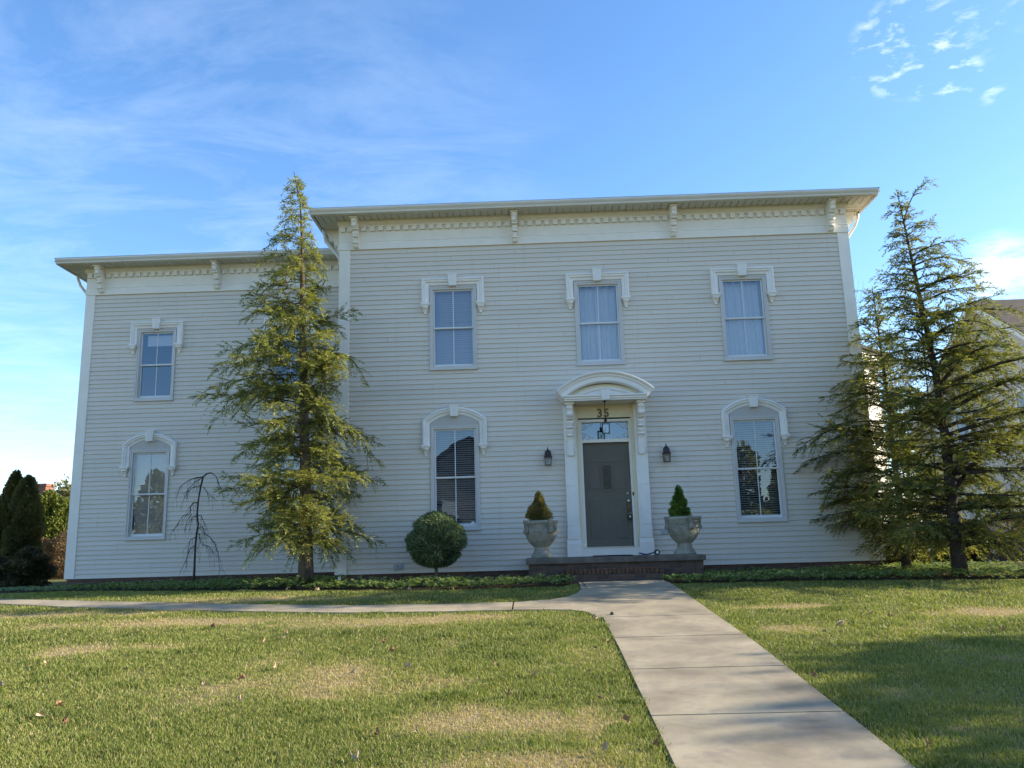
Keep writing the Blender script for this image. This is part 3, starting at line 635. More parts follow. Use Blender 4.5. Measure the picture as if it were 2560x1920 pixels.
# ---------------- windows
def make_window(x0, x1, z0, z1, y, hood, fill, idx):
    W = MB()
    cw = .062
    # casing, four boards mitred by sweep, with an outer bead
    path = [(x0, z0), (x0, z1), (x1, z1), (x1, z0), (x0, z0)]
    def frame(mb, a0, a1, b0, b1, wd, y0, y1):
        mb.box(a0, a0+wd, y0, y1, b0, b1); mb.box(a1-wd, a1, y0, y1, b0, b1); mb.box(a0+wd, a1-wd, y0, y1, b0, b0+wd); mb.box(a0+wd, a1-wd, y0, y1, b1-wd, b1)
    frame(W, x0, x1, z0, z1, .026, y-.052, y+.10); frame(W, x0+.026, x1-.026, z0+.026, z1-.026, .040, y-.040, y+.10)
    W.box(x0+.066, x0+.078, y+.0, y+.10, z0+.066, z1-.066); W.box(x1-.078, x1-.066, y+.0, y+.10, z0+.066, z1-.066)
    W.box(x0-.012, x1+.012, y-.062, y-.0, z0-.016, z0+.001)        # sill lip
    win = W.build('window', 'casing', house)
    a0, a1, b0, b1 = x0+.066, x1-.066, z0+.066, z1-.066; zm = b0+(b1-b0)*.497
    xc = (a0+a1)/2
    for nm, c0, c1, yy in (('upper_sash', zm-.016, b1, y+.012), ('lower_sash', b0, zm+.016, y+.046)):
        s = MB(); st = .030
        lo_ = .044 if nm == 'upper_sash' else .052
        if nm == 'upper_sash': zlo, zhi = c0+.032, c1-.028
        else: zlo, zhi = c0+.055, c1-.032
        s.box(a0+.012, a0+.012+st-.008, yy, yy+.03, c0, c1); s.box(a1-.012-st+.008, a1-.012, yy, yy+.03, c0, c1)
        s.box(a0+.012+st-.008, a1-.012-st+.008, yy, yy+.03, c0, zlo); s.box(a0+.012+st-.008, a1-.012-st+.008, yy, yy+.03, zhi, c1)
        sash = s.build('sash', 'sash', win)
        gx0, gx1 = a0+.012+st-.008, a1-.012-st+.008
        MB().box(xc-.009, xc+.009, yy+.006, yy+.0105, zlo, zhi).build('muntin', 'sash', sash) if False else None
        mt = MB().box(xc-.0085, xc+.0085, yy+.004, yy+.011, zlo, zhi).build('muntin', 'sash', win)
        g = MB().add([(gx0, yy+.014, zlo), (gx1, yy+.014, zlo), (gx1, yy+.014, zhi), (gx0, yy+.014, zhi)], [(0, 1, 2, 3)]).build('pane', 'glass', win)
    MB().box(a0+.004, a1-.004, y+.004, y+.0115, zm-.006, zm+.020).build('meeting_rail', 'sash', win)
    # fillings
    yb = y+.15
    if fill in ('closed', 'open', 'open2', 'half'):
        ang = {'closed': 66, 'open': 28, 'open2': 26, 'half': 60}[fill]; pitch = .044; wd = .048
        ca, sa = math.cos(math.radians(ang))*wd/2, math.sin(math.radians(ang))*wd/2
        mb = MB(); z = b0+.03; k = 0
        while z < b1-.02:
            j = random.uniform(-.0015, .0015)
            sk = 0
            if fill == 'open' and abs(z-zm) < .12: sk = random.uniform(-.02, .02)
            if fill == 'open' and z < b0+.55: sk = random.uniform(-.012, .012)
            vs = [(a0+.02, yb-ca, z-sa+sk), (a1-.02, yb-ca, z-sa+j-sk), (a1-.02, yb+ca, z+sa+j-sk), (a0+.02, yb+ca, z+sa+sk)]
            mb.add(vs+[(p[0], p[1], p[2]+.0025) for p in vs], [(0, 1, 2, 3), (7, 6, 5, 4), (0, 4, 5, 1), (2, 6, 7, 3)]); z += pitch; k += 1
        for xx in (a0+.14, a1-.14): mb.box(xx-.001, xx+.001, yb-.028, yb-.026, b0, b1)
        mb.box(a0+.015, a1-.015, yb-.03, yb+.03, b1-.015, b1+.03)
        mb.build('blind', 'blind_dark' if fill in ('open', 'open2') else ('blind_beige' if fill == 'half' else 'blind'), win)
    elif fill == 'curtain':
        for (p, q, sd) in ((a0+.0, xc-.0, 1), (xc+.0, a1, 2)):
            n = 60; rr = random.Random(idx*7+sd); ph = rr.uniform(0, 6); f1 = rr.uniform(34, 46)
            vs = []
            for iz in range(9):
                z = b0+(b1-b0)*iz/8
                for ix in range(n+1):
                    x = p+(q-p)*ix/n; vs.append((x, yb+.03+.018*math.sin(f1*x+ph+.25*math.sin(z*1.5))+.012*math.sin(2.3*f1*x+ph*2+z*.8), z))
            mb = MB(); mb.add(vs, [(iz*(n+1)+ix, iz*(n+1)+ix+1, (iz+1)*(n+1)+ix+1, (iz+1)*(n+1)+ix) for iz in range(8) for ix in range(n)], True)
            mb.build('curtain', 'curtain', win)
    elif fill == 'shade':
        zt = b1-.04; zb_ = b1-.30
        MB().box(a0+.09, a1-.02, yb, yb+.004, zb_, zt).build('roller_shade', 'curtain', win)
        if x0 < -4: MB().box(a0+.1, xc+.05, yb+.1, yb+.12, b0, b0+.09).build('sill_papers', 'blind', win)
    # room behind
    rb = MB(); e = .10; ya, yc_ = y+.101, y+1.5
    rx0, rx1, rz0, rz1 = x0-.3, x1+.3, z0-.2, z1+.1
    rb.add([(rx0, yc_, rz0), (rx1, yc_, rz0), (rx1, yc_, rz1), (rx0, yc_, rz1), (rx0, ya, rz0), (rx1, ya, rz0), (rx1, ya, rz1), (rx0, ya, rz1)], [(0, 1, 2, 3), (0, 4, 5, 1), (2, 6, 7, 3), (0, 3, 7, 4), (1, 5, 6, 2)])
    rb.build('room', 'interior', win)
    # hood moulding
    prof = [(0, y+.0), (0, y-.085), (.022, y-.105), (.038, y-.105), (.046, y-.082), (.072, y-.088), (.088, y-.078), (.098, y-.058), (.128, y-.052), (.150, y-.044), (.150, y+.0)]
    m = .165
    xm = (x0+x1)/2; key = MB()
    if hood == 'flat':
        zt = z1+.175; zl = z1-.37
        hp = [(x0-m, zl), (x0-m, zt), (x1+m, zt), (x1+m, zl)]
        ktop = zt+.055; kbot = z1-.015
    else:
        zs, za, zl = z1+.125, z1+.375, z1-.385
        hw = (x1-x0)/2+m; r_ = za-zs; R = (hw*hw+r_*r_)/(2*r_); arc = []
        a_ = math.asin(hw/R)
        for k in range(17):
            t = -a_+2*a_*k/16; arc.append((xm+R*math.sin(t), za-R+R*math.cos(t)))
        hp = [(x0-m, zl)]+arc+[(x1+m, zl)]
        ktop = za+.035; kbot = za-.20
        R2 = R-.14; ty = [(x0-.01, z1+.0005)]
        for k in range(13):
            t = -a_+2*a_*k/12; xx = xm+R2*math.sin(t)*.98; zz = za-R+R2*math.cos(t)
            if zz > z1+.01 and x0-.01 < xx < x1+.01: ty.append((xx, zz))
        ty.append((x1+.01, z1+.0005))
        MB().prism_xz(ty, y-.034, y-.01).build('tympanum', 'tympanum', win)
    hd = MB().sweep(hp, prof)
    hd.build('hood', 'hood', win)
    key.prism_xz([(xm-.098, ktop), (xm+.098, ktop), (xm+.072, kbot), (xm-.072, kbot)], y-.140, y-.03)
    key.prism_xz([(xm-.105, ktop+.018), (xm+.105, ktop+.018), (xm+.102, ktop+.0005), (xm-.102, ktop+.0005)], y-.150, y-.03)
    for dx in (-.045, 0, .045): key.prism_xz([(xm+dx*1.05-.010, ktop-.01), (xm+dx*1.05+.010, ktop-.01), (xm+dx*.8+.008, kbot+.012), (xm+dx*.8-.008, kbot+.012)], y-.147, y-.1405)
    key.build('keystone', 'hood', win)
    zb = hp[0][1]
    for sx in (x0-m+.075, x1+m-.075):
        c = MB()
        c.box(sx-.095, sx+.095, y-.135, y, zb-.035, zb-.0005); c.box(sx-.083, sx+.083, y-.120, y, zb-.062, zb-.0355)
        c.add([(sx-.072, y-.11, zb-.0625), (sx+.072, y-.11, zb-.0625), (sx+.072, y, zb-.0625), (sx-.072, y, zb-.0625), (sx-.028, y-.05, zb-.185), (sx+.028, y-.05, zb-.185), (sx+.028, y, zb-.185), (sx-.028, y, zb-.185)], [(0, 1, 5, 4), (1, 2, 6, 5), (3, 0, 4, 7), (4, 5, 6, 7), (3, 2, 1, 0)])
        c.tube([(sx-.060, y-.092, zb-.088), (sx+.060, y-.092, zb-.088)], .026, 10)
        c.box(sx-.022, sx+.022, y-.058, y, zb-.225, zb-.1855)
        c.build('corbel', 'hood', win)
for i, w_ in enumerate(WIN): make_window(*w_, i)

# security sticker in the lower left window of the main block
st = MB().add([(2.70+.033*math.cos(a), .053, .935+.033*math.sin(a)) for a in np.linspace(0, 2*PI, 25)[:-1]], [tuple(range(24))])
st.build('sticker', 'curtain', house)

# ---------------- the portal
PC = 5.385
pt = MB()      # recessed panel around the door, cream
pt.box(4.56, 4.80, -.03, .0, .24, 3.20).box(5.98, 6.21, -.03, .0, .24, 3.20)
pt.box(4.80, 5.98, -.012, .05, 2.96, 3.205)
pt.box(4.80, 4.86, -.012, .05, .36, 2.96).box(5.92, 5.98, -.012, .05, .36, 2.96)
portal = pt.build('portal', 'cream', house)
fr = MB()
def fbox(a, b, c, d, y0, y1): fr.box(a, b, y0, y1, c, d)
fbox(4.86, 4.935, .36, 2.93, -.0, .14); fbox(5.868, 5.92, .36, 2.93, -.0, .14); fbox(4.935, 5.868, 2.875, 2.93, -.0, .14); fbox(4.935, 5.868, 2.462, 2.525, .0, .14)
fbox(4.895, 4.92, .37, 2.90, -.014, -.0005); fbox(5.884, 5.905, .37, 2.90, -.014, -.0005); fbox(4.92, 5.884, 2.885, 2.905, -.014, -.0005)
fr.build('door_frame', 'trim', house)
th = MB().box(4.80, 5.98, -.10, .14, .226, .395).box(4.86, 5.92, -.125, .1, .395, .402)
th.build('threshold', 'trim', house)
# transom
tp = MB().add([(4.935, .07, 2.525), (5.868, .07, 2.525), (5.868, .07, 2.875), (4.935, .07, 2.875)], [(0, 1, 2, 3)]).build('transom', glass_mat('transom_glass', .22, (.5, .55, .6)), house)
def orn(cx, cz, sx, sz):
    mb = MB()
    def pol(pts, r0, r1):
        P = [(cx+sx*a, .062, cz+sz*b) for a, b in pts]; n = len(P)
        mb.tube(P, [r0+(r1-r0)*i/(n-1) for i in range(n)], 5)
    pol([(.07+.045*math.cos(t)*(1-t/12), .075+.045*math.sin(t)*(1-t/12)) for t in np.linspace(0, 9, 26)], .009, .005)
    pol([(.012, .155), (.03, .125), (.055, .12), (.095, .115), (.13, .085), (.16, .05), (.20, .035), (.235, .012)], .007, .010)
    pol([(.07+.02*math.cos(t), .06+.02*math.sin(t)) for t in np.linspace(0, 5, 10)], .008, .006)
    pol([(.004, .02), (.05, .012), (.12, .01), (.17, .02)], .010, .006); pol([(.01, .14), (.006, .09), (.012, .03)], .010, .006)
    mb.build('etched_scroll', 'etch', tp)
orn(4.938, 2.528, 1, 1); orn(5.865, 2.528, -1, 1); orn(4.938, 2.872, 1, -1); orn(5.865, 2.872, -1, -1)
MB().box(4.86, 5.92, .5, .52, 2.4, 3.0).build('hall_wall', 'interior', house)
# door with raised panels
dm = MB().box(4.937, 5.866, .085, .125, .403, 2.460)
door = dm.build('front_door', 'door', house)
dp = MB()
def panel(xa, xb, za, zb, arch=0.0):
    n = 9 if arch else 2
    top = [(xa+(xb-xa)*i/(n-1), zb+arch*math.sin(PI*i/(n-1)) if arch else zb) for i in range(n)]
    poly = [(xa, za), (xb, za)]+top[::-1]
    c = Vector((sum(p[0] for p in poly)/len(poly), sum(p[1] for p in poly)/len(poly)))
    inn = [tuple(Vector(p)+(c-Vector(p)).normalized()*.028) for p in poly]
    m_ = len(poly)
    dp.add([(x, .0845, z) for x, z in poly]+[(x, .0795, z) for x, z in inn], [tuple(range(m_, 2*m_))]+[(i, (i+1) % m_, (i+1) % m_+m_, i+m_) for i in range(m_)])
panel(5.03, 5.24, 1.52, 1.98); panel(5.56, 5.77, 1.52, 1.98); panel(5.03, 5.26, .55, 1.36); panel(5.54, 5.77, .55, 1.36)
panel(5.06, 5.74, 2.06, 2.12, .17)
dp.build('door_panel', 'door', door)
MB().box(5.285, 5.315, .068, .0845, 1.49, 2.03).box(5.485, 5.515, .068, .0845, 1.49, 2.03).box(5.315, 5.485, .068, .0845, 2.0, 2.03).box(5.315, 5.485, .068, .0845, 1.49, 1.52).build('glass_frame', 'door', door)
MB().box(5.316, 5.484, .074, .084, 1.521, 1.999).build('glass_insert', principled('leaded_glass', (.045, .036, .024), .3, .4, var=.7, vscale=18), door)
MB().lathe([(.004, 0), (.022, .002), (.026, .010), (.020, .022), (.004, .026)], 0, 0, 16).build('deadbolt', 'knob', door).matrix_world = Matrix.Translation((5.795, .0845, 1.432)) @ Matrix.Rotation(PI/2, 4, 'X')
hm = MB().tube([(5.80, .08, 1.285), (5.80, .03, 1.285)], .024, 14).tube([(5.80, .045, 1.265), (5.80, .022, 1.23), (5.80, .012, 1.17), (5.80, .012, 1.10), (5.80, .03, 1.05), (5.80, .08, 1.04)], .011, 8).box(5.782, 5.818, .072, .0845, 1.02, 1.31)
hm.build('handle', 'brass', door)
MB().lathe([(.004, 0), (.025, .002), (.027, .010), (.02, .016), (.004, .018)], 0, 0, 16).build('thumb_plate', 'knob', door).matrix_world = Matrix.Translation((5.80, .031, 1.285)) @ Matrix.Rotation(PI/2, 4, 'X')
lb = empty('lock_box', (5.812, .03, .97), 'small black lock box hanging from the front door handle', 'lock box')
MB().box(-.04, .04, -.025, .03, -.06, .045).build('box_body', 'black_metal', lb, bevel=.008); MB().tube([(-.022, .0, .04), (-.022, 0, .075), (-.012, 0, .09), (.012, 0, .09), (.022, 0, .075), (.022, 0, .04)], .005, 6).build('shackle', 'knob', lb); MB().box(-.01, .01, -.028, -.026, -.01, .02).build('dial', 'knob', lb)
MB().lathe([(.004, 0), (.02, .001), (.022, .006), (.012, .010), (.01, .012), (.004, .013)], 0, 0, 14, warp=None).build('doorbell', 'brass', house).matrix_world = Matrix.Translation((5.895, -.0145, 1.42)) @ Matrix.Rotation(PI/2, 4, 'X') @ Matrix.Diagonal((.8, 1.9, 1, 1))
# pilasters
def pilaster(cx, sgn):
    hw = .118
    p = MB().box(cx-hw, cx+hw, -.135, -.03, .24, 3.20)
    for s in (-1, 1): p.box(cx+s*(hw-.012)-.012, cx+s*(hw-.012)+.012, -.147, -.1355, .82, 2.36)
    for za, zb in ((.82, .86), (1.60, 1.72), (2.32, 2.36)): p.box(cx-hw+.024, cx+hw-.024, -.147, -.1355, za, zb)
    p.box(cx-.045, cx+.045, -.143, -.1355, .89, 1.57).box(cx-.045, cx+.045, -.143, -.1355, 1.75, 2.29)
    p.box(cx-hw-.022, cx+hw+.022, -.160, -.03, .228, .47).prism_yz([(-.160, .47), (-.1355, .56), (-.03, .56), (-.03, .47)], cx-hw-.018, cx+hw+.018)
    p.box(cx-hw-.006, cx+hw+.006, -.150, -.1355, .56, .78)
    pil = p.build('pilaster', 'hood', house)
    b_ = bracket_mesh(.78, .13, .36)
    b_.v = [(x, y, z) for x, y, z in b_.v]
    o = b_.build('bracket', 'hood', pil); o.location = (cx-sgn*.0, -.136, 3.165); o.scale = (1, 1, 1.25)
pilaster(4.685, -1); pilaster(6.09, 1)
# canopy: segmental pediment
CX0, CX1 = 4.43, 6.34; CZ = 3.42; CT = 3.785; YF = -.62
def arcpts(hw, zs, za, n=24):
    r_ = za-zs; R = (hw*hw+r_*r_)/(2*r_); a_ = math.asin(min(1, hw/R)); return [(PC+R*math.sin(-a_+2*a_*k/n), za-R+R*math.cos(-a_+2*a_*k/n)) for k in range(n+1)]
oa = arcpts(.955, CZ, CT)
cp = MB().sweep(oa, [(0, 0), (0, YF-.07), (.018, YF-.075), (.045, YF-.055), (.06, YF-.03), (.085, YF-.025), (.10, YF-.008), (.112, YF), (.185, YF), (.205, YF+.03), (.205, -.0)])
canopy = cp.build('portal_canopy', 'hood', house)
ia = arcpts(.77, CZ-.10, CT-.225)
ty = MB().prism_xz([(PC-.80, CZ-.165)]+ia+[(PC+.80, CZ-.165)], YF+.16, YF+.20)
ty.build('pediment_panel', 'cream', canopy)
MB().sweep(arcpts(.70, CZ-.12, CT-.285), [(0, YF+.16), (0, YF+.135), (.03, YF+.125), (.06, YF+.14), (.06, YF+.16)]).build('pediment_arch', 'hood', canopy)
MB().prism_xz([(PC-.60, CZ-.165)]+arcpts(.55, CZ-.13, CT-.36)+[(PC+.60, CZ-.165)], YF+.135, YF+.159).build('pediment_field', 'hood', canopy)
rl = MB()
rl.prism_yz([(YF+.02, 3.215), (YF-.0, 3.215), (YF-.0, 3.235), (YF-.02, 3.25), (YF-.02, 3.275), (YF-.045, 3.295), (YF-.045, 3.325), (YF+.15, 3.325), (YF+.15, 3.215)], PC-.81, PC+.81)
rl.box(PC-.81, PC-.66, YF+.15, 0, 3.215, 3.325).box(PC+.66, PC+.81, YF+.15, 0, 3.215, 3.325)
rl.box(PC-.66, PC+.66, YF+.15, 0, 3.235, 3.255)
for s in (-1, 1): rl.box(min(PC+s*.81, PC+s*.845), max(PC+s*.81, PC+s*.845), YF-.02, 0, 3.295, 3.324)
rl.build('canopy_rail', 'hood', canopy)
ky = MB().prism_xz([(PC-.09, 3.40), (PC+.09, 3.40), (PC+.07, 3.205), (PC-.07, 3.205)], YF-.085, YF+.0)
for dx in (-.045, 0, .045): ky.prism_xz([(PC+dx-.009, 3.39), (PC+dx+.009, 3.39), (PC+dx*.8+.007, 3.215), (PC+dx*.8-.007, 3.215)], YF-.092, YF-.0855)
ky.build('keystone', 'hood', canopy)
MB().prism_xz(arcpts(.98, CZ-.005, CT+.012)+[(PC+.98, CZ-.02), (PC+.0, CT-.02), (PC-.98, CZ-.02)], YF-.08, .0).build('canopy_roof', 'hood', canopy) if False else None
# house number
cu = bpy.data.curves.new('number', 'FONT'); cu.body = '35'; cu.size = .235; cu.extrude = .006; cu.offset = .006; cu.align_x = 'CENTER'; cu.space_character = 1.15
tmp = bpy.data.objects.new('tmp', cu); COL.objects.link(tmp); bpy.context.view_layer.update()
me = bpy.data.meshes.new_from_object(tmp.evaluated_get(bpy.context.evaluated_depsgraph_get())); COL.objects.unlink(tmp)
num = bpy.data.objects.new('house_number', me); me.materials.clear(); me.materials.append(M['number']); COL.objects.link(num); num.parent = house
num.location = (5.375, -.022, 2.975); num.rotation_euler = (PI/2, 0, 0)
# small serif bars make the digits read as bronze numerals
# outlets and plates
MB().box(1.13, 1.315, -.05, -.018, .07, .185).box(1.145, 1.215, -.062, -.05, .085, .17).box(1.23, 1.30, -.062, -.05, .085, .17).build('outlet_cover', 'grey_box', house, bevel=.004)
MB().box(6.40, 6.53, -.035, -.018, .61, .72).build('wall_plate', 'grey_box', house, bevel=.003)

# ------------------------------------------------------------------ porch
porch = empty('porch', (5.33, -.8, -.2), 'brown brick porch with a grey stone slab and one brick step below the front door', 'porch')
def wp(o, par):
    """keep world coordinates under a placed empty"""
    o.matrix_parent_inverse = Matrix.Translation(-Vector(par.location)); return o
pb = MB().box(3.79, 6.875, -1.55, -.022, -.6, .125); wp(pb.build('brick_base', 'brick_porch', porch), porch)
ps = MB().box(3.745, 6.92, -1.60, -.036, .1255, .226); wp(ps.build('slab', 'slab', porch, bevel=.012), porch)
stp = MB().box(4.44, 6.11, -1.92, -1.5505, -.6, -.062); wp(stp.build('step', 'brick_porch', porch), porch)
rw = MB(); x = 4.44
rr = random.Random(5)
while x < 6.10:
    rw.box(x+.004, min(x+.069, 6.11), -1.925+rr.uniform(-.004, .004), -1.552, -.060, .030+rr.uniform(-.004, .003)); x += .0725
wp(rw.build('step_tread', principled('rowlock_brick', (.13, .075, .052), .9, .1, col2=(.06, .04, .03), vscale=11), porch, bevel=.004), porch)
mt = tag(MB().box(5.03, 5.76, -.58, -.16, .2265, .243).build('doormat', 'mat_rubber', bevel=.005), 'thin dark doormat lying on the porch slab before the door', 'doormat')
# toy by the right pilaster
toy = empty('wheeled_toy', (6.0, -1.0, .227), 'small dark blue wheeled toy lying on the porch beside the right urn', 'toy')
MB().prism_xz([(-.20, .045), (-.17, .055), (-.06, .03), (.0, .03), (.0, .012), (-.10, .008)], -.05, .05).build('deck', 'toy_blue', toy, bevel=.004)
MB().tube([(-.0, 0, .025), (.06, 0, .04), (.14, 0, .045)], .012, 8).build('axle_arm', 'toy_blue', toy)
for yy in (-.045, .025):
    t_ = MB().tube([(.15, yy, .05), (.15, yy+.03, .05)], .05, 20).build('wheel', 'black_metal', toy)
    MB().tube([(.15, yy-.004, .05), (.15, yy+.034, .05)], .024, 16).build('hub', 'toy_white', t_)

# ------------------------------------------------------------------ urns
def make_urn():
    root = empty('garden_urn')
    prof = [(.18, 0), (.215, 0), (.218, .03), (.205, .045), (.20, .05), (.175, .085), (.150, .125), (.142, .15), (.150, .162), (.150, .178), (.138, .185), (.150, .20), (.20, .245), (.255, .305), (.295, .37), (.318, .44), (.325, .49), (.325, .498), (.318, .502), (.318, .515), (.316, .60), (.320, .612), (.336, .625), (.343, .645), (.340, .675), (.325, .682), (.292, .680), (.288, .62), (.01, .60)]
    flute = lambda a, z: 1+(.035*math.cos(24*a) if .045 < z < .155 else (.012*math.cos(8*a+.6) if .19 < z < .40 else 0))
    MB().lathe(prof, 0, 0, 96, True, flute).build('bowl', 'urn', root)
    MB().lathe([(.005, .605), (.287, .625), (.2, .64), (.005, .65)], 0, 0, 24).build('potting_soil', 'soil', root)
    # Greek key frieze
    k = MB(); nk = 30; r0, r1 = .314, .3265
    def seg(a0, a1, z0, z1):
        P = lambda a, r: (r*math.cos(a), r*math.sin(a))
        q0 = [P(a0, r0), P(a0, r1), P(a1, r1), P(a1, r0)]
        k.hexa([(*p, z0) for p in q0], [(*p, z1) for p in q0])
    for i in range(nk):
        a = 2*PI*i/nk; u = 2*PI/nk; t = .011
        seg(a, a+u, .588, .588+t); seg(a+.02*u, a+.18*u, .520, .5875); seg(a+.185*u, a+.80*u, .520, .520+t); seg(a+.64*u, a+.80*u, .5315, .565); seg(a+.40*u, a+.635*u, .554, .565)
    k.build('key_band', 'urn', root)
    # four scrolled handles
    for q in range(4):
        a = q*PI/2+.0; h = MB()
        h.prism_yz([(-.30, .685), (-.385, .690), (-.395, .67), (-.375, .60), (-.372, .53), (-.395, .495), (-.385, .465), (-.355, .455), (-.335, .475), (-.325, .50), (-.325, .62), (-.335, .65), (-.30, .66)], -.038, .038)
        h.tube([(-.045, -.365, .478), (.045, -.365, .478)], .026, 12)
        o = h.build('handle', 'urn', root); o.rotation_euler = (0, 0, a)
    # grape and leaf relief between the handles
    for q in range(4):
        a = q*PI/2+PI/4; g = MB(); rr = random.Random(q)
        for j in range(26):
            t = rr.random(); xx = rr.uniform(-1, 1)*(.09*(1-t)+.012); zz = .475-.12*t; r = .305-.35*max(0, .44-zz)
            c = Vector((xx, -r, zz)); s = rr.uniform(.010, .018)
            g.lathe([(.001, -s), (s*.7, -s*.7), (s, 0), (s*.7, s*.7), (.001, s)], 0, 0, 6)
            n_ = 6*5; g.v[-n_:] = [(x+c.x, y+c.y-.004, z+c.z) for x, y, z in g.v[-n_:]]
        for sgn in (-1, 1): g.tube([(0, -.318, .47), (sgn*.05, -.322, .495), (sgn*.10, -.312, .48), (sgn*.14, -.295, .50)], [.010, .012, .012, .006], 6)
        o = g.build('relief', 'urn', root); o.rotation_euler = (0, 0, a)
    return root
urn = make_urn(); urn.location = (4.035, -.98, .227); urn.rotation_euler = (0, 0, math.radians(-58)); urn.scale = (.92, .92, 1)
tag(urn, 'weathered stone urn left of the front door, planted with the browner dwarf conifer', 'urn', 'stone urns beside the front door')
urn2 = copy_tree(urn); urn2.location = (6.665, -.98, .227); urn2.rotation_euler = (0, 0, math.radians(15))
tag(urn2, 'weathered stone urn right of the front door, planted with the greener dwarf conifer', 'urn')

# ------------------------------------------------------------------ lanterns
def wall_lantern():
    root = empty('wall_lantern')
    MB().prism_xz([(-.055, .10), (-.04, .085), (.04, .085), (.055, .10), (.06, .16), (.055, .25), (.03, .29), (-.03, .29), (-.055, .25), (-.06, .16)], -.022, -.001).build('backplate', 'hood', root)
    MB().tube([(0, -.02, .22), (0, -.05, .27), (0, -.09, .285), (0, -.12, .27)], .010, 8).build('arm', 'lamp_metal', root)
    MB().lathe([(.075, .145), (.088, .152), (.07, .165), (.062, .19), (.066, .20), (.060, .235), (.045, .262), (.02, .278), (.012, .285), (.016, .297), (.006, .31), (.005, .33), (.001, .35)], 0, -.12, 20).build('cap', 'lamp_metal', root)
    c = MB(); s0, s1 = .062, .052
    for sx in (-1, 1):
        for sy in (-1, 1): c.tube([(sx*s0, -.12+sy*s0, .145), (sx*s1, -.12+sy*s1, .004)], .006, 6)
    c.box(-.058, .058, -.178, -.062, -.008, .005).box(-.075, .075, -.195, -.045, .138, .148)
    for sx in (-1, 1): c.box(sx*.054-.004, sx*.054+.004, -.174, -.066, .0, .012)
    c.build('cage', 'lamp_metal', root)
    g = MB().add([(-s1, -.12-s1, .006), (s1, -.12-s1, .006), (s0, -.12-s0, .138), (-s0, -.12-s0, .138), (-s1, -.12+s1, .006), (s1, -.12+s1, .006), (s0, -.12+s0, .138), (-s0, -.12+s0, .138)], [(0, 1, 2, 3), (5, 4, 7, 6), (4, 0, 3, 7), (1, 5, 6, 2)])
    g.build('glass', 'lamp_glass', root)
    MB().tube([(0, -.12, .006), (0, -.12, .05)], .010, 8).lathe([(.008, .05), (.020, .075), (.018, .095), (.004, .115)], 0, -.12, 12).build('bulb', 'blind', root)
    return root
wl = wall_lantern(); wl.location = (4.232, -.02, 2.02); wl.scale = (1.05, 1.05, 1.1)
tag(wl, 'dark bronze wall lantern on the siding left of the front door', 'lantern', 'wall lanterns beside the front door')
wl2 = copy_tree(wl); wl2.location = (6.58, -.02, 2.02); tag(wl2, 'dark bronze wall lantern on the siding right of the front door', 'lantern')
pn = empty('pendant_lantern', (PC-.01, -.50, 3.235), 'dark hanging lantern on a thin rod under the arched door canopy', 'lantern')
MB().lathe([(.004, -.065), (.010, -.05), (.035, -.025), (.05, -.012), (.055, -.001)], 0, 0, 20).build('ceiling_cup', 'lamp_metal', pn)
MB().tube([(0, 0, -.06), (0, 0, -.39)], .006, 8).tube([(0, 0, -.06), (0, 0, -.12)], .009, 8).build('rod', 'lamp_metal', pn)
MB().lathe([(.004, -.46), (.030, -.452), (.020, -.43), (.032, -.415), (.034, -.40), (.020, -.385), (.010, -.375), (.004, -.37)], 0, 0, 16).build('ball_cap', 'lamp_metal', pn)
c = MB(); q = .066
for sx in (-1, 1):
    for sy in (-1, 1): c.tube([(sx*q, sy*q, -.465), (sx*q, sy*q, -.665)], .0055, 6)
c.box(-q-.008, q+.008, -q-.008, q+.008, -.47, -.458)
for s in (-1, 1): c.box(-q, q, s*q-.004, s*q+.004, -.668, -.658).box(s*q-.004, s*q+.004, -q, q, -.668, -.658)
c.build('cage', 'lamp_metal', pn)
MB().add([(x*q, y*q, z) for z in (-.66, -.47) for x, y in ((-1, -1), (1, -1), (1, 1), (-1, 1))], [(0, 1, 5, 4), (1, 2, 6, 5), (2, 3, 7, 6), (3, 0, 4, 7)]).build('glass', 'lamp_glass', pn)
MB().tube([(0, 0, -.60), (0, 0, -.54)], .012, 8).build('bulb', 'blind', pn)

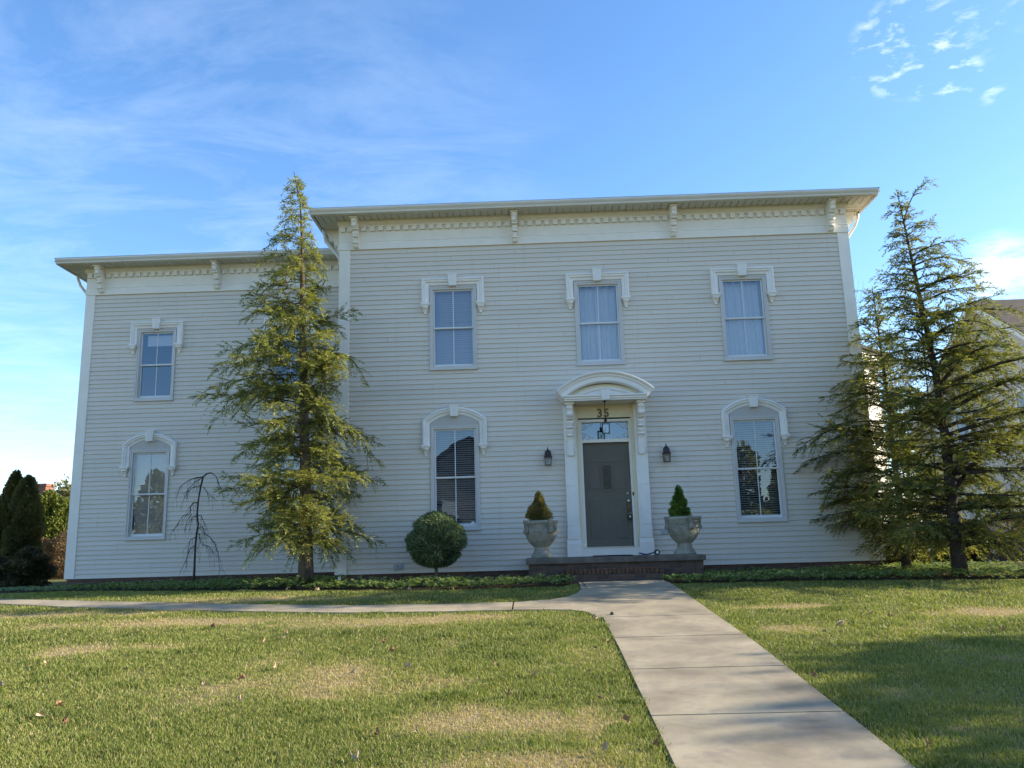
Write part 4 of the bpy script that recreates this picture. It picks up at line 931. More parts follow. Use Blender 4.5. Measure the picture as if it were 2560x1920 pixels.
# ------------------------------------------------------------------ conifers
def hemlock(name, label, base, trunk, prof_l, prof_r, seed, z_lo, mat, bark='bark', r0=.13, dens=1.0, droop=.25, group=None, n_br=150, depth=1.0, leaf=1.0, sparse=0.0, lod=1.0):
    """trunk: world points; prof_l / prof_r: [(z, reach)] silhouettes to the left and right"""
    rng = np.random.default_rng(seed); root = empty(name, base, label, 'tree', group); bx, by, bz = base
    T = np.array(trunk, float)-np.array(base); H = T[-1, 2]
    tz = T[:, 2]; tx = lambda z: np.interp(z, tz, T[:, 0]); ty = lambda z: np.interp(z, tz, T[:, 1])
    rad = [max(.006, r0*(1-(z-tz[0])/(H-tz[0]))**.85) for z in tz]; rad[0] *= 1.25
    MB().tube([tuple(p) for p in T], rad, 12).build('trunk', bark, root)
    pl_z, pl_r = np.array([p[0]-bz for p in prof_l]), np.array([p[1] for p in prof_l]); pr_z, pr_r = np.array([p[0]-bz for p in prof_r]), np.array([p[1] for p in prof_r])
    limbs = MB(); LV = []; LT = []
    az = rng.uniform(0, 6)
    zz = z_lo-bz; zs_ = []
    step = (H-zz)/n_br
    lump = rng.uniform(.62, 1.12, 60)
    for i in range(n_br):
        z = zz+(H*.985-zz)*(i/n_br)**1.12+rng.normal(0, step*.6)
        z = min(max(z, zz), H*.985)
        az += 2.39996+rng.normal(0, .35)
        ca, sa = math.cos(az), math.sin(az); 
        rl_, rr_ = np.interp(z, pl_z, pl_r), np.interp(z, pr_z, pr_r); s_ = (ca+1)/2
        Rm = (rl_*(1-s_)+rr_*s_)*(depth+(1-depth)*abs(ca))
        L = max(Rm*.8, Rm-.04)*(1.06-.66*rng.random()**1.5)*(.85+.2*lump[int(z*6) % 60]); 
        if L < .06: L = .06
        fz = (z-zz)/(H-zz); rise = math.tan(math.radians(12+26*fz+rng.normal(0, 17)))*L*.62; bend = rng.uniform(.2, 1.5)
        n = 9; t = np.linspace(0, 1, n)
        az2 = az+rng.normal(0, .12)
        cx_ = tx(z)+L*t*(ca*(1-t)+math.cos(az2)*t); cy_ = ty(z)+L*t*(sa*(1-t)+math.sin(az2)*t)
        cz_ = z-.08*L+rise*t-(rise+droop*.6*L*(1-.6*fz))*bend*t**rng.uniform(1.8, 3)+rng.normal(0, .012, n).cumsum()*.5
        P = np.stack([cx_, cy_, cz_], 1)
        limbs.tube([tuple(p) for p in P], [max(.0025, (.011+.012*(bark == 'bark_dark'))*L**.7*(1-.9*k)) for k in t], 4)
        # side twigs
        nt = max(5, int(L/.040*dens)); 
        for k in range(nt):
            tt = (k+rng.random()*.9)/nt; tt = .12+.9*tt if sparse == 0 else sparse+(1-sparse)*tt
            tt = min(tt, 1.0); q = np.array([np.interp(tt, t, P[:, c]) for c in range(3)])
            j = min(int(tt*(n-1)), n-2); d = P[j+1]-P[j]; d /= np.linalg.norm(d)+1e-9
            side = np.array([-d[1], d[0], 0.]); side /= np.linalg.norm(side)+1e-9; sg = 1 if k % 2 else -1
            roll = rng.normal(0, .62); side = side*math.cos(roll)+np.cross(d, side)*math.sin(roll)
            ang = rng.uniform(.45, 1.15)*(1 if tt < .96 else .2); tl = (.10+.35*L*(1-tt)**.75*min(1, .35+tt*2))*rng.uniform(.7, 1.2)
            tl = min(tl, .46)
            dd = d*math.cos(ang)+side*sg*math.sin(ang)+np.array([0, 0, rng.normal(.02, .16)]); dd /= np.linalg.norm(dd)
            m = max(4, int(tl/(.023*lod))); u = np.linspace(.05, 1, m)
            C_ = q+dd*(u*tl)[:, None]; C_[:, 2] -= .45*tl*u**2*rng.uniform(-.1, 1.5)
            up_ = np.array([0, 0, 1.]); sv_ = np.cross(dd, up_); sv_ /= np.linalg.norm(sv_)+1e-9
            # shoots both sides of the twig, each a slim pointed leaf
            for sd in (-1, 1):
                ln = .105*leaf*lod*(1-.45*u)*rng.uniform(.7, 1.25, m)
                vd = dd*.72+sv_*sd*.62; V2 = np.tile(vd, (m, 1))+rng.normal(0, .17, (m, 3)); V2[:, 2] -= .12; V2 /= np.linalg.norm(V2, axis=1)[:, None]
                nr = np.cross(V2, np.tile(up_, (m, 1))+rng.normal(0, .55, (m, 3))); nr /= np.linalg.norm(nr, axis=1)[:, None]+1e-9
                w2 = (.0092*leaf*lod)*rng.uniform(.7, 1.3, m)
                a = C_; b2 = C_+V2*(ln*.45)[:, None]+nr*w2[:, None]; c2_ = C_+V2*ln[:, None]; d2 = C_+V2*(ln*.45)[:, None]-nr*w2[:, None]
                LV.append(np.stack([a, b2, c2_, d2], 1)); tn = .04+.30*u+rng.uniform(-.06, .22)+rng.uniform(-.08, .08, m)+.12*(tt-.5)
                if rng.random() < .03: tn = tn*0+rng.uniform(.85, 1.)
                LT.append(np.clip(tn, 0, 1))
    limbs.build('limbs', bark, root)
    V = np.concatenate(LV); n = len(V); F = np.arange(n*4).reshape(-1, 4)
    np_mesh('crown', V.reshape(-1, 3), F, mat, root, tint=np.concatenate(LT))
    return root, n

nleaf = 0
_, n = hemlock('hemlock_tree', 'tall narrow hemlock in front of the joint between house and left wing', (-.26, -1.25, -.2),
    [(-.26, -1.25, -.22), (-.27, -1.25, .5), (-.32, -1.25, 2.0), (-.40, -1.22, 3.6), (-.46, -1.2, 5.2), (-.50, -1.2, 6.6), (-.56, -1.2, 7.4), (-.70, -1.2, 7.98)],
    [(.25, 1.2), (.6, 1.35), (1.2, 1.55), (1.8, 1.72), (2.7, 1.85), (3.4, 1.85), (3.9, 1.65), (4.4, 1.5), (4.9, 1.42), (5.3, 1.12), (5.9, .95), (6.4, .78), (6.9, .62), (7.3, .42), (7.7, .25), (8, .06)],
    [(.25, 1.2), (.7, 1.45), (1.2, 1.35), (1.8, 1.45), (2.7, 1.42), (3.4, 1.35), (4.0, 1.15), (4.5, 1.2), (5.0, .85), (5.5, .55), (6.1, .48), (6.6, .34), (7.2, .14), (8, .05)], 5, .62, 'hemlock', n_br=222, depth=.8, dens=.95)
nleaf += n
_, n = hemlock('hemlock_tree', 'largest hemlock right of the house, before the neighbouring gable', (10.80, -2.6, -.2),
    [(10.79, -2.6, -.22), (10.80, -2.6, .8), (10.84, -2.6, 2.0), (10.82, -2.6, 3.2), (10.74, -2.6, 4.3), (10.66, -2.6, 5.3), (10.57, -2.6, 6.45)],
    [(.0, 1.15), (.7, 1.6), (1.5, 1.4), (2.7, 1.3), (3.7, 1.1), (4.5, .9), (5.0, .68), (5.5, .42), (6.0, .34), (6.45, .1)],
    [(.0, 2.2), (.7, 2.9), (1.5, 3.0), (2.7, 2.7), (3.6, 2.2), (4.1, 1.75), (4.7, 1.25), (5.2, 1.0), (5.6, .75), (6.0, .5), (6.45, .1)], 8, .35, 'hemlock2', bark='bark_dark', r0=.105, n_br=185, dens=.85, droop=.03, depth=.6)
nleaf += n
_, n = hemlock('hemlock_tree', 'smaller hemlock hugging the right front corner of the house', (10.83, -.6, -.2),
    [(10.82, -.6, -.22), (10.83, -.6, 1.5), (10.84, -.6, 3.0), (10.82, -.6, 4.4), (10.80, -.6, 5.35)],
    [(.0, .9), (.5, 1.35), (1.2, 1.55), (2.0, 1.8), (2.5, 1.9), (3.0, 1.25), (3.6, .95), (4.2, .8), (4.7, .62), (5.2, .15)],
    [(.0, 1.0), (1.0, 1.1), (2.5, .9), (4, .6), (5.2, .1)], 12, .35, 'hemlock2', bark='bark_dark', r0=.075, n_br=165, dens=1.0, droop=.2, depth=.7)
nleaf += n

def scatter_crown(name, root, center_f, count, size, mat, seed, up=.3, w_=.3, tint_lo=.0, tint_hi=1.0, lift=.0):
    """center_f(rng, n) gives points and outward normals; small pointed leaves fan out from each point"""
    rng = np.random.default_rng(seed); P, N_, S = center_f(rng, count); n = len(P)
    D = N_+rng.normal(0, .55, (n, 3)); D[:, 2] += up; D /= np.linalg.norm(D, axis=1)[:, None]
    nr = np.cross(D, rng.normal(0, 1, (n, 3))); nr /= np.linalg.norm(nr, axis=1)[:, None]+1e-9
    L = size*rng.uniform(.6, 1.3, n); W_ = L*w_
    Q = np.stack([P, P+D*(L*.5)[:, None]+nr*W_[:, None], P+D*L[:, None], P+D*(L*.5)[:, None]-nr*W_[:, None]], 1)
    t = np.clip(tint_lo+(tint_hi-tint_lo)*(S+rng.uniform(-.2, .2, n)), 0, 1)
    return np_mesh(name, Q.reshape(-1, 3), np.arange(n*4).reshape(-1, 4), mat, root, tint=t)
def body(rfun, z0, z1, lumps=26, amp=.16, seed=0, shell=.35):
    """points in the outer shell of a lumpy body of revolution"""
    rg = np.random.default_rng(seed); la = rg.uniform(0, 2*PI, lumps); lz = rg.uniform(z0, z1, lumps)
    def f(rng, n):
        z = rng.uniform(z0, z1, n); a = rng.uniform(0, 2*PI, n); R = rfun(z)
        keep = rng.random(n) < R/max(R.max(), 1e-6); z, a, R = z[keep], a[keep], R[keep]; m = len(z)
        b = np.zeros(m)
        for k in range(lumps):
            da = np.angle(np.exp(1j*(a-la[k]))); b += np.exp(-(da/.38)**2-((z-lz[k])/(.09*(z1-z0)))**2)
        b = np.clip(b, 0, 1.4)
        d = rng.random(m)**.6; r = R*(1+amp*(b-.6))*(1-shell*(1-d))
        e = 1e-3; sl = (rfun(z+e)-rfun(z-e))/(2*e)
        P = np.stack([r*np.cos(a), r*np.sin(a), z], 1); N_ = np.stack([np.cos(a), np.sin(a), -sl], 1); N_ /= np.linalg.norm(N_, axis=1)[:, None]
        return P, N_, .15+.45*b*d
    return f

# globe spruce standard
gs = empty('globe_spruce', (2.085, -.95, -.2), 'round clipped blue green spruce on a short stem below the window', 'shrub')
MB().tube([(0.03, 0, -.02), (.0, 0, .15), (-.01, 0, .34), (0, 0, .7)], [.045, .034, .03, .02], 10).build('trunk', 'bark', gs)
def rg_(z):
    t = np.clip((z-.26)/1.02, 0, 1); return np.clip(.585*np.sqrt(np.clip(1-np.abs((t-.44)/(.56))**2.0, 0, 1))*(1-.10*t), 0, 1)*np.where(t < .44, 1, 1)
def rg_full(z):
    t = np.clip((z-.36)/.93, 0, 1)
    lo_ = np.sqrt(np.clip(1-((.42-t)/.42)**2, 0, 1))**.75; hi_ = np.sqrt(np.clip(1-((t-.42)/.58)**1.9, 0, 1))
    return .455*np.where(t < .42, lo_, hi_)
scatter_crown('crown', gs, body(rg_full, .36, 1.29, 70, .24, 3, .5), 42000, .075, 'spruce', 3, up=.25, w_=.11)

# dwarf conifers in the urns
def dwarf(label, loc, mat, seed, h, r):
    d = empty('dwarf_conifer', loc, label, 'shrub', 'dwarf conifers in the urns')
    MB().tube([(0, 0, -.02), (0, 0, h*.8)], [.014, .005], 6).build('trunk', 'bark', d)
    f = lambda z: r*np.clip((h-z)/(h*.80), 0, 1)**.8*np.clip(.45+z/(h*.25), 0, 1)
    scatter_crown('crown', d, body(f, .02, h, 34, .42, seed, .55), 13000, .042, mat, seed, up=.35, w_=.15)
dwarf('brownish dwarf conifer growing in the left stone urn', (4.01, -.98, .865), 'dwarf_brown', 4, .58, .19)
dwarf('bright green dwarf conifer growing in the right stone urn', (6.62, -.98, .865), 'dwarf_green', 6, .62, .17)

# hedge trees and shrubs at the left
def columnar(name, label, loc, h, r, mat, seed, count=26000, size=.085, group=None, top=.55, cat='tree', up=.6):
    d = empty(name, loc, label, cat, group)
    MB().tube([(0, 0, -.05), (0, 0, h*.7)], [.07, .02], 7).build('trunk', 'bark_dark', d)
    f = lambda z: r*np.clip((h-z)/(h*top), 0, 1)**.5*np.clip(.55+z/(h*.2), 0, 1)
    scatter_crown('crown', d, body(f, .05, h, 60, .5, seed, .5), count, size, mat, seed, up=up, w_=.26)
    return d
G1 = 'arborvitae screen left of the wing'
columnar('arborvitae', 'dark shaded arborvitae cut by the left edge of the photo', (-11.75, 6.9, -.2), 2.85, .46, 'arbor_shaded', 41, 44000, group=G1, top=.4)
columnar('arborvitae', 'dark shaded arborvitae with a thin pointed tip, second from the left edge', (-11.05, 7.0, -.2), 3.2, .34, 'arbor_shaded', 42, 36000, group=G1, top=.55)
columnar('arborvitae', 'dark shaded arborvitae next to the sunlit ones', (-10.5, 6.7, -.2), 3.0, .33, 'arbor_shaded', 43, 32000, group=G1, top=.4)
columnar('arborvitae', 'short shaded arborvitae filling the gap between two taller dark ones', (-11.4, 7.4, -.2), 2.55, .45, 'arbor_shaded', 48, 26000, group=G1, top=.4)
columnar('arborvitae', 'dark arborvitae beyond the left frame edge', (-12.7, 6.6, -.2), 2.9, .7, 'arbor_shaded', 44, 16000, group=G1)
G2 = 'sunlit arborvitae'
columnar('arborvitae', 'sunlit yellow green arborvitae just right of the dark ones', (-15.2, 15.0, -.2), 3.0, .8, 'arbor', 45, 32000, .10, group=G2, top=.4)
columnar('arborvitae', 'tallest sunlit arborvitae in front of the brick chimney', (-14.55, 14.6, -.2), 3.25, .75, 'arbor', 46, 32000, .10, group=G2, top=.42)
columnar('arborvitae', 'sunlit arborvitae nearest the house wall', (-13.95, 14.8, -.2), 2.95, .75, 'arbor', 47, 30000, .10, group=G2, top=.42)
def rounded(name, label, loc, h, r, mat, seed, count, size, cat='shrub', group=None, up=.5, w_=.25, amp=.3):
    d = empty(name, loc, label, cat, group)
    st_ = MB(); rr = random.Random(seed)
    for k in range(9): a = rr.uniform(0, 6.28); st_.tube([(0, 0, -.03), (r*.4*math.cos(a), r*.4*math.sin(a), h*.45), (r*.7*math.cos(a), r*.7*math.sin(a), h*.8)], [.012, .008, .004], 4)
    st_.build('stems', 'bark_dark', d)
    f = lambda z: r*np.sqrt(np.clip(1-((z-h*.42)/(h*.58))**2, 0.02, 1))
    scatter_crown('foliage', d, body(f, .04, h, 26, amp, seed, .6), count, size, mat, seed, up=up, w_=w_)
    return d
rounded('yew_shrub', 'dark round shrub at the foot of the arborvitae left of the wing', (-8.62, 4.0, -.2), .95, .52, 'yew', 51, 15000, .08, amp=.5)
rounded('barberry_shrub', 'sunlit brown twiggy shrub at the left corner of the wing', (-12.75, 13.2, -.2), 1.7, .85, 'barberry', 52, 15000, .10, w_=.10, amp=.25)
rounded('barberry_shrub', 'sunlit brown twiggy shrub below the lit arborvitae', (-13.9, 13.0, -.2), 1.45, .8, 'barberry', 53, 13000, .10, w_=.10, amp=.25)
rounded('yew_shrub', 'dark low shrub under the dark arborvitae at the left edge', (-10.4, 5.4, -.2), .75, .62, 'yew', 54, 12000, .08, amp=.5)
rounded('yew_shrub', 'black green shrub between the two right hemlock trunks', (11.5, 1.6, -.2), .85, .75, 'yew', 55, 15000, .08)
rounded('yew_shrub', 'black green shrub right of the largest hemlock trunk', (13.1, 1.9, -.2), .95, .62, 'yew', 56, 13000, .08)
rounded('barberry_shrub', 'bare brown shrub at the right edge behind the dark fence', (15.6, 4.8, -.2), 1.1, .9, 'barberry', 57, 9000, .10, w_=.07)

# ------------------------------------------------------------------ bare trees
def bare_tree(name, label, loc, h, seed, spread=.5, mat='twig', depth=5, r0=.08, kids=3, group=None, split=.35, cat='tree', leaves=None):
    rr = random.Random(seed); root = empty(name, loc, label, cat, group); tr = MB(); cr = MB(); tips = []
    def grow(p, d, L, r, k):
        q = [p]; n = 4
        for i in range(n):
            d = (d+Vector((rr.gauss(0, .09), rr.gauss(0, .09), rr.gauss(.03, .06)))).normalized(); q.append(q[-1]+d*L/n)
        (tr if k == 0 else cr).tube([tuple(v) for v in q], [r*(1-.4*i/n) for i in range(n+1)], 8 if k == 0 else (5 if k < 3 else 3))
        if k >= depth: tips.append(q[-1]); return
        for j in range(kids+(1 if k > 1 else 0)):
            a = rr.uniform(0, 6.28); s_ = spread*rr.uniform(.5, 1.2); o_ = d.orthogonal().normalized(); o2 = d.cross(o_)
            nd = (d+(o_*math.cos(a)+o2*math.sin(a))*s_).normalized(); st_ = q[rr.choice([2, 3, 4, 4])]
            grow(st_, nd, L*rr.uniform(.55, .85), r*.55, k+1)
    grow(Vector((0, 0, -.05)), Vector((0, 0, 1)), h*split, r0, 0)
    tr.build('trunk', mat, root); cr.build('branches', mat, root)
    if leaves:
        P0 = np.array([tuple(t) for t in tips])
        def f(rng, n):
            P = P0[rng.integers(0, len(P0), n)]+rng.normal(0, leaves[1], (n, 3)); return P, rng.normal(0, 1, (n, 3)), rng.random(n)
        scatter_crown('foliage', root, f, leaves[0], leaves[2], leaves[3], seed)
    return root
bare_tree('bare_tree', 'thin bare tree behind the right corner of the house', (18.9, 20, -.2), 12.2, 61, .36, depth=5, r0=.11, split=.30)
bare_tree('bare_tree', 'second slimmer bare tree behind the right hemlocks', (21.0, 22, -.2), 12.0, 62, .34, depth=5, r0=.10, split=.32)
bare_tree('small_tree', 'pale half bare tree beside the brick chimney at the far left', (-18.6, 22, -.2), 4.6, 63, .6, depth=4, r0=.09, leaves=(5200, .22, .16, 'pale_leaf'))
# weeping tree against the wing
wt = empty('weeping_tree', (-3.32, 1.2, -.2), 'small bare weeping tree with crooked dark trunk before the wing wall', 'tree')
T = [(-3.32, -.22), (-3.32, .13), (-3.325, .62), (-3.31, .91), (-3.285, 1.11), (-3.32, 1.31), (-3.305, 1.64), (-3.27, 1.9), (-3.23, 2.12), (-3.15, 2.19), (-3.05, 2.21), (-2.94, 2.12)]
MB().tube([(x+3.32, 0, z+.2) for x, z in T], [.030, .024, .020, .022, .019, .021, .017, .018, .021, .017, .012, .007], 9).build('trunk', 'bark_dark', wt)
BR = [[(-3.23, 2.12), (-3.38, 2.11), (-3.53, 2.06), (-3.68, 1.95), (-3.76, 1.78)], [(-3.25, 2.1), (-3.41, 2.04), (-3.58, 1.91), (-3.73, 1.65)], [(-3.27, 1.94), (-3.44, 1.91), (-3.56, 1.81), (-3.6, 1.65)], [(-2.94, 2.12), (-2.86, 1.89), (-2.79, 1.69)],
 [(-3.3, 1.57), (-3.41, 1.57), (-3.45, 1.48), (-3.44, 1.34), (-3.58, 1.3), (-3.67, 1.12), (-3.76, .96)], [(-3.32, 1.29), (-3.43, 1.28), (-3.49, 1.2)], [(-3.44, 1.33), (-3.57, 1.22), (-3.65, 1.12)], [(-3.3, 1.01), (-3.2, 1.07), (-3.16, .91), (-3.05, .84), (-2.94, .67), (-2.88, .48), (-2.84, .09)],
 [(-3.3, .94), (-3.22, .89), (-3.18, .71), (-3.22, .58)], [(-3.31, .85), (-3.47, .79), (-3.54, .59), (-3.57, .43)], [(-3.32, .68), (-3.41, .59), (-3.45, .4), (-3.55, .11)], [(-3.3, 1.31), (-3.21, 1.3), (-3.12, 1.14), (-3.04, .97)], [(-3.18, .68), (-3.04, .64), (-2.95, .51), (-3.07, .58)], [(-3.21, 1.9), (-3.06, 1.76), (-2.88, 1.63)]]
wb = MB(); rr = random.Random(9)
for br in BR:
    dy = rr.uniform(-.25, .25); n = len(br); P = [(x+3.32, dy*i/(n-1), z+.2) for i, (x, z) in enumerate(br)]
    r1 = .014 if n > 4 else .010; wb.tube(P, [r1*(1-.75*i/(n-1)) for i in range(n)], 5)
    for k in range(1, n):
        for j in range(3):
            a = Vector(P[k]); b_ = Vector(P[k-1]); s = a.lerp(b_, rr.random()); dx = rr.uniform(-.07, .06)-(.03 if br[-1][0] < -3.32 else -.03); L = rr.uniform(.12, .38)
            wb.tube([tuple(s), tuple(s+Vector((dx*.6, rr.uniform(-.05, .05), -L*.2))), tuple(s+Vector((dx*1.3, rr.uniform(-.07, .07), -L*.6))), tuple(s+Vector((dx*1.5, rr.uniform(-.08, .08), -L)))], [.004, .003, .0025, .0018], 3)
wb.build('branches', 'bark_dark', wt)

# ------------------------------------------------------------------ neighbours
nb = empty('neighbor_house', (20, 12, -.2), 'beige gabled house with brown shingle roof at the right edge', 'house')
NW = MB(); y0n, y1n, yr, ze, zr = 5.6, 18.3, 11.95, 4.25, 8.45
pit = .125; nrow = int((zr+.2)/pit)
for i in range(nrow):
    z0 = -.2+i*pit; z1 = z0+pit
    ya = y0n if z1 < ze else y0n+(z1-ze)/(zr-ze)*(yr-y0n); yb_ = y1n if z1 < ze else y1n-(z1-ze)/(zr-ze)*(y1n-yr)
    NW.add([(20-.02, ya, z0), (20-.02, yb_, z0), (20-.003, yb_, z1), (20-.003, ya, z1), (20, ya, z0), (20, yb_, z0)], [(1, 0, 3, 2), (0, 1, 5, 4)])
    if z1 < ze: NW.add([(20, y0n-.02, z0), (30, y0n-.02, z0), (30, y0n-.003, z1), (20, y0n-.003, z1)], [(0, 1, 2, 3)])
NW.box(20.01, 30, y0n, y1n, -.4, ze)
wp(NW.build('wall', 'neigh_siding', nb), nb)
RF = MB(); ov = .45; th_ = .16; sl = (zr-ze)/(yr-y0n)
for (ya, s) in ((y0n, 1), (y1n, -1)):
    e_y = ya-s*ov; e_z = ze-sl*ov if s == 1 else ze-(zr-ze)/(y1n-yr)*ov
    a = [(20-ov, e_y, e_z+.10), (30.5, e_y, e_z+.10), (30.5, yr, zr+.10), (20-ov, yr, zr+.10)]
    RF.hexa(a, [(x, y, z+.06) for x, y, z in a])
wp(RF.build('roof', 'shingle_brown', nb), nb)
RK = MB()
for (ya, s) in ((y0n, 1), (y1n, -1)):
    e_y = ya-s*ov; e_z = (ze-sl*ov) if s == 1 else ze-(zr-ze)/(y1n-yr)*ov
    q = [(20-ov+.002, e_y, e_z-.12), (20-ov+.04, e_y, e_z-.12), (20-ov+.04, yr, zr-.12), (20-ov+.002, yr, zr-.12)]
    RK.hexa(q, [(x, y, z+.218) for x, y, z in q])
    q = [(20-ov+.04, e_y, e_z+.02), (20-.02, e_y, e_z+.02), (20-.02, yr, zr+.02), (20-ov+.04, yr, zr+.02)]
    RK.hexa(q, [(x, y, z+.03) for x, y, z in q])
wp(RK.build('rake_board', 'neigh_trim', nb), nb)
for (ya, yb_, za, zb) in ((13.75, 14.55, 2.66, 5.0), (9.75, 10.6, 2.9, 5.0), (13.2, 14.1, 1.0, 1.85), (9.2, 10.1, .2, 1.9)):
    f = MB(); 
    f.box(19.93, 19.99, ya-.09, ya, za-.09, zb+.09).box(19.93, 19.99, yb_, yb_+.09, za-.09, zb+.09).box(19.93, 19.99, ya, yb_, za-.09, za).box(19.93, 19.99, ya, yb_, zb, zb+.09).box(19.94, 19.98, ya, yb_, (za+zb)/2-.03, (za+zb)/2+.03).box(19.945, 19.975, (ya+yb_)/2-.015, (ya+yb_)/2+.015, za, zb)
    fo = wp(f.build('window', 'neigh_trim', nb), nb)
    p_ = MB().box(19.955, 19.97, ya, yb_, za, zb).build('pane', principled('far_pane', (.08, .12, .17), .05, 1.0), fo); p_.matrix_parent_inverse = fo.matrix_world.inverted() if False else Matrix.Translation(-Vector(nb.location))@Matrix.Identity(4)
    p_.matrix_parent_inverse = Matrix.Identity(4)
# far brick chimney house at the left
ch = empty('far_house', (-22.9, 28, -.2), 'distant house with red brick chimney above the arborvitae', 'house')
wp(MB().box(-23.4, -22.55, 27.6, 28.4, 2.0, 4.45).box(-23.45, -22.5, 27.55, 28.45, 4.452, 4.6).build('chimney', brick_mat('brick_far', (.36, .13, .08), (.27, .10, .065), (.25, .2, .17)), ch), ch)
wp(MB().box(-28, -20.5, 27, 33, -.5, 1.6).build('wall', 'neigh_siding', ch), ch)
wp(MB().hexa([(-28.4, 26.6, 1.6), (-20.1, 26.6, 1.6), (-20.1, 33.4, 1.6), (-28.4, 33.4, 1.6)], [(-28.4, 29.9, 3.0), (-20.1, 29.9, 3.0), (-20.1, 30.1, 3.0), (-28.4, 30.1, 3.0)]).build('roof', 'shingle', ch), ch)
for xx in (-27, -24.5, -22): wp(MB().box(xx, xx+.9, 26.93, 26.99, .3, 1.3).build('window', 'glass', ch), ch)
# fence at the right edge
fn = empty('lattice_fence', (15, 4, -.2), 'dark low lattice fence at the right edge behind the bed', 'fence')
fm = MB()
for k in range(4): fm.box(13.9+k*1.2-.03, 13.9+k*1.2+.03, 3.97, 4.03, -.35, .42)
fm.box(13.9, 17.5, 3.98, 4.02, .36, .40).box(13.9, 17.5, 3.98, 4.02, -.14, -.10)
wp(fm.build('posts_and_rails', 'fence_metal', fn), fn)
lt = MB(); k = 13.9
while k < 17.4:
    lt.tube([(k, 4.0, -.12), (min(k+.5, 17.5), 4.0, -.12+min(.5, 17.5-k))], .009, 4); lt.tube([(k, 4.012, .38), (min(k+.5, 17.5), 4.012, .38-min(.5, 17.5-k))], .009, 4); k += .085
wp(lt.build('lattice', 'fence_metal', fn), fn)
wp(MB().box(13.2, 13.5, 2.9, 3.1, -.2, .28).build('foot', 'brick', fn), fn) if False else None

# across the street, mirrored in the window glass
ah = empty('house_across_street', (-.8, -46, -1.5), 'gabled house across the street, mirrored in the window glass', 'house')
hb = MB().box(-8.5, 7, -54, -45, -1.6, 4.2); hb.prism_xz([(-8.5, 4.2), (7, 4.2), (-.8, 8.5)], -54, -45)
wp(hb.build('wall', principled('shaded_clapboard', (.22, .20, .175), .7, .2), ah), ah)  # wall colour darkened to stand for the gable's shaded side
rf = MB()
for s, xe in ((1, -9.0), (-1, 7.4)):
    q = [(xe, -54.4, 3.95), (xe, -44.5, 3.95), (-.8, -44.5, 8.65), (-.8, -54.4, 8.65)]; rf.hexa(q, [(x, y, z+.18) for x, y, z in q])
wp(rf.build('roof', 'shingle', ah), ah)
for xx in (-6.5, -3, 1.2, 4.3):
    for zz in (-.2, 2.6): wp(MB().box(xx-.08, xx+1.08, -45, -44.94, zz-.08, zz+1.5).build('window', 'neigh_trim', ah), ah)
for i, (x, y, h, s) in enumerate(((19.5, -44, 9.0, 71), (23.5, -47, 8.2, 72), (27.5, -43, 10.5, 73), (-26, -44, 8.5, 75), (-31, -46, 10, 76), (-16.5, -45, 7.0, 77))):
    lab = ['nearest street side evergreen, mirrored in the right window', 'shorter evergreen across the street, mirrored in the right window', 'tallest evergreen across the street', 'evergreen across the street mirrored in the left wing window', 'leftmost tall evergreen across the street', 'lone low evergreen across the street left of the gabled house'][i]
    columnar('evergreen_tree', lab, (x, y, -1.5), h, 1.9, 'hemlock2', s, 12000, .35, group='evergreens across the street', top=.95)
bare_tree('bare_tree', 'bare tree across the street, mirrored in the right window', (16.0, -42, -1.5), 11, 74, .42, depth=5, r0=.16, split=.30)

# trees out of frame to the right throw the long shadows on the lawn
GS = 'shade trees beyond the right frame edge'
def shade_tree(x, y, h, r, seed, label, n=9000):
    d = empty('shade_tree', (x, y, gzf(y)), label, 'tree', GS); rr = random.Random(seed)
    MB().tube([(0, 0, -.1), (rr.uniform(-.2, .2), 0, h*.5), (0, 0, h*.9)], [.22, .14, .03], 8).build('trunk', 'bark', d)
    P0 = []; lb = MB()
    for k in range(26):
        z = h*(.22+.74*k/26); a = k*2.4; L = r*(1.05-(z/h)**1.6)*rr.uniform(.7, 1.1)
        e = Vector((L*math.cos(a), L*math.sin(a), z+.15*L)); lb.tube([(0, 0, z-.3), tuple(e*.5+Vector((0, 0, z*.5))), tuple(e)], [.05, .03, .01], 4)
        for j in range(6): t = rr.uniform(.35, 1.02); P0.append((e.x*t, e.y*t, z-.2+.3*t))
    lb.build('limbs', 'bark', d); P0 = np.array(P0)
    def f(rng, m):
        i = rng.integers(0, len(P0), m); P = P0[i]+rng.normal(0, 1, (m, 3))*np.array([.36, .36, .07]); return P, rng.normal(0, 1, (m, 3)), rng.random(m)
    scatter_crown('crown', d, f, n, .22, 'hemlock2', seed)
shade_tree(22.5, -7.0, 7.0, 1.4, 81, 'broad shade tree nearest the right side of the lawn', 4200)
shade_tree(28.0, -7.6, 9.6, 1.6, 82, 'taller shade tree farther right beside the lawn', 4600)
shade_tree(19.5, -9.8, 5.6, 1.4, 83, 'small shade tree close to the street at right', 3600)
shade_tree(25.0, -9.6, 8.2, 1.6, 85, 'shade tree at right standing between the others', 4200)
bare_tree('bare_tree', 'bare tree beyond the right frame edge whose branches streak the walk with shadow', (21.0, -7.2, gzf(-7.2)), 8.4, 91, .55, mat='bark', depth=5, r0=.16, split=.26, group='bare trees right of the lawn')

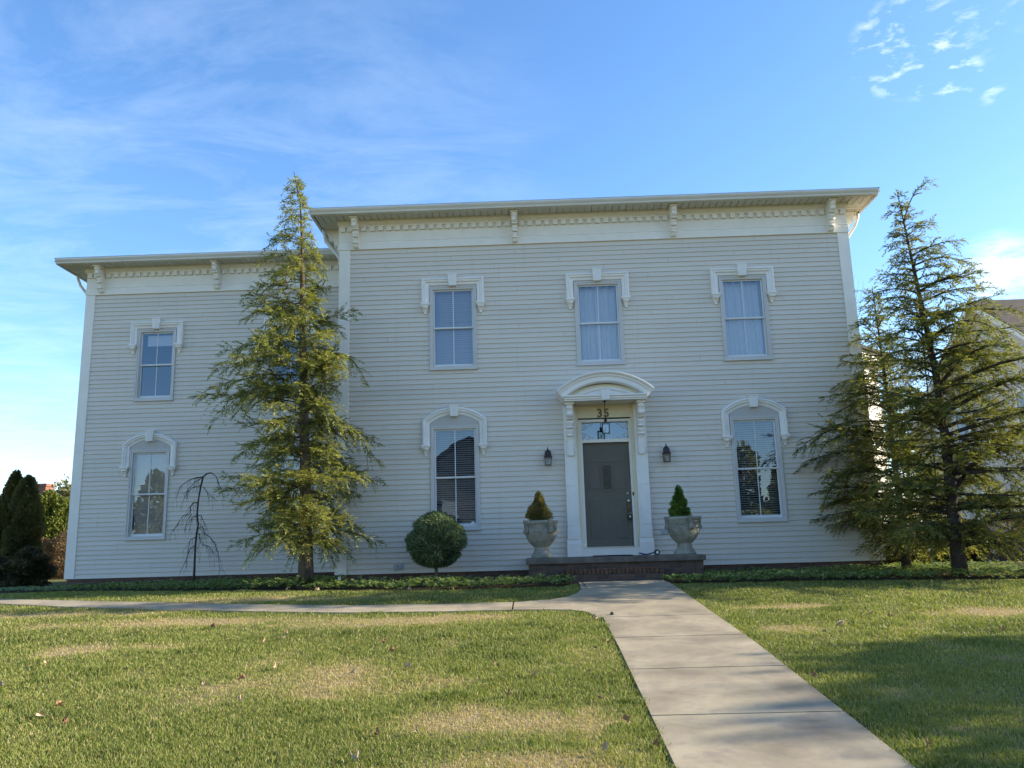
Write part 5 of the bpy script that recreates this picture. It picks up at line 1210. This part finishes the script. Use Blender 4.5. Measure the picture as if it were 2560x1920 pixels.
# ------------------------------------------------------------------ fallen leaves
rr = random.Random(14)
LP = [(-.9, -8.13), (1.51, -8.64), (1.35, -9.06), (1.09, -9.24), (1.6, -9.79), (.51, -10.28), (2.85, -10.73), (2.81, -11.22), (2.46, -7.99), (2.74, -8.75), (2.28, -8.94), (-.02, -6.2), (1.05, -6.82), (.95, -7.28), (1.1, -7.1), (-.73, -9.09), (.22, -10.07), (.19, -9.82), (3.1, -10.71), (3.66, -9.81), (2.3, -7.49), (3.55, -8.77), (-.8, -6.45),
      (4.61, -7.86), (4.60, -6.3), (7.76, -6.49), (7.9, -6.73), (8.61, -7.67), (4.48, -10.58), (4.29, -11.17), (4.60, -11.1), (3.86, -9.16), (6.12, -9.45), (4.37, -9.98), (6.18, -11.21), (1.9, -3.05), (.3, -2.55), (2.6, -3.15), (-.3, -2.3)]
lm = [M['dead_leaf'], principled('pale_leaf_litter', (.50, .37, .25), .8, .2, var=.3, vscale=25), principled('brown_leaf_litter', (.34, .19, .10), .8, .2, var=.4, vscale=25)]
protos = []
for v in range(6):
    mb = MB(); s = rr.uniform(.018, .030); pts = []
    for k in range(14):
        a = 2*PI*k/14; r = s*(1+.38*math.cos(5*a)+rr.uniform(-.12, .12)); pts.append((r*math.cos(a)*1.15, r*math.sin(a)*.75, .012+.020*math.sin(a*2+v)+rr.uniform(0, .012)))
    mb.add([(0, 0, .006)]+pts, [(0, i+1, (i+1) % 14+1) for i in range(14)]); mb.tube([(-s*1.1, 0, .012), (-s*2, .005, .02)], .0012, 3)
    me = bpy.data.meshes.new('fallen_leaf'); me.from_pydata(mb.v, [], mb.f); me.update(); me.materials.append(lm[v % 3]); protos.append(me)
lab = {0: 'tan curled dry leaf lying on the lawn', 1: 'pale curled dry leaf lying on the lawn', 2: 'dark brown dry leaf lying on the lawn'}
for i, (x, y) in enumerate(LP):
    v = rr.randrange(6); o = bpy.data.objects.new('fallen_leaf', protos[v]); COL.objects.link(o)
    o.location = (x, y, gzf(y)+.034); o.rotation_euler = (rr.uniform(-.7, .7), rr.uniform(-.7, .7), rr.uniform(0, 6.28)); o.scale = (1, 1, 1.2)
    tag(o, lab[v % 3], 'leaf', ['tan', 'pale', 'brown'][v % 3]+' fallen leaves on the lawn')
# a bunch of dry pale grass on the right lawn and dark bits on the walk
fe = MB(); rr = random.Random(3)
for k in range(9):
    a = rr.uniform(-.5, .9); fe.tube([(0, 0, .01), (.05*math.cos(a), .05*math.sin(a), .03+rr.uniform(0, .03)), (.11*math.cos(a), .11*math.sin(a), .03+rr.uniform(-.01, .06))], [.004, .006, .001], 4)
o = fe.build('dry_seed_head', lm[1]); o.location = (7.08, -7.27, gzf(-7.27)+.03); tag(o, 'pale feathery dry seed head on the right lawn', 'seed head')
pb = MB().lathe([(.002, 0), (.022, .002), (.026, .016), (.016, .03), (.002, .034)], 0, 0, 8).build('pebble', 'black_metal'); pb.location = (4.83, -6.0, gzf(-6.0)+.022); tag(pb, 'small dark pebble on the walk where the side path joins', 'pebble')
print('needle faces', nleaf)
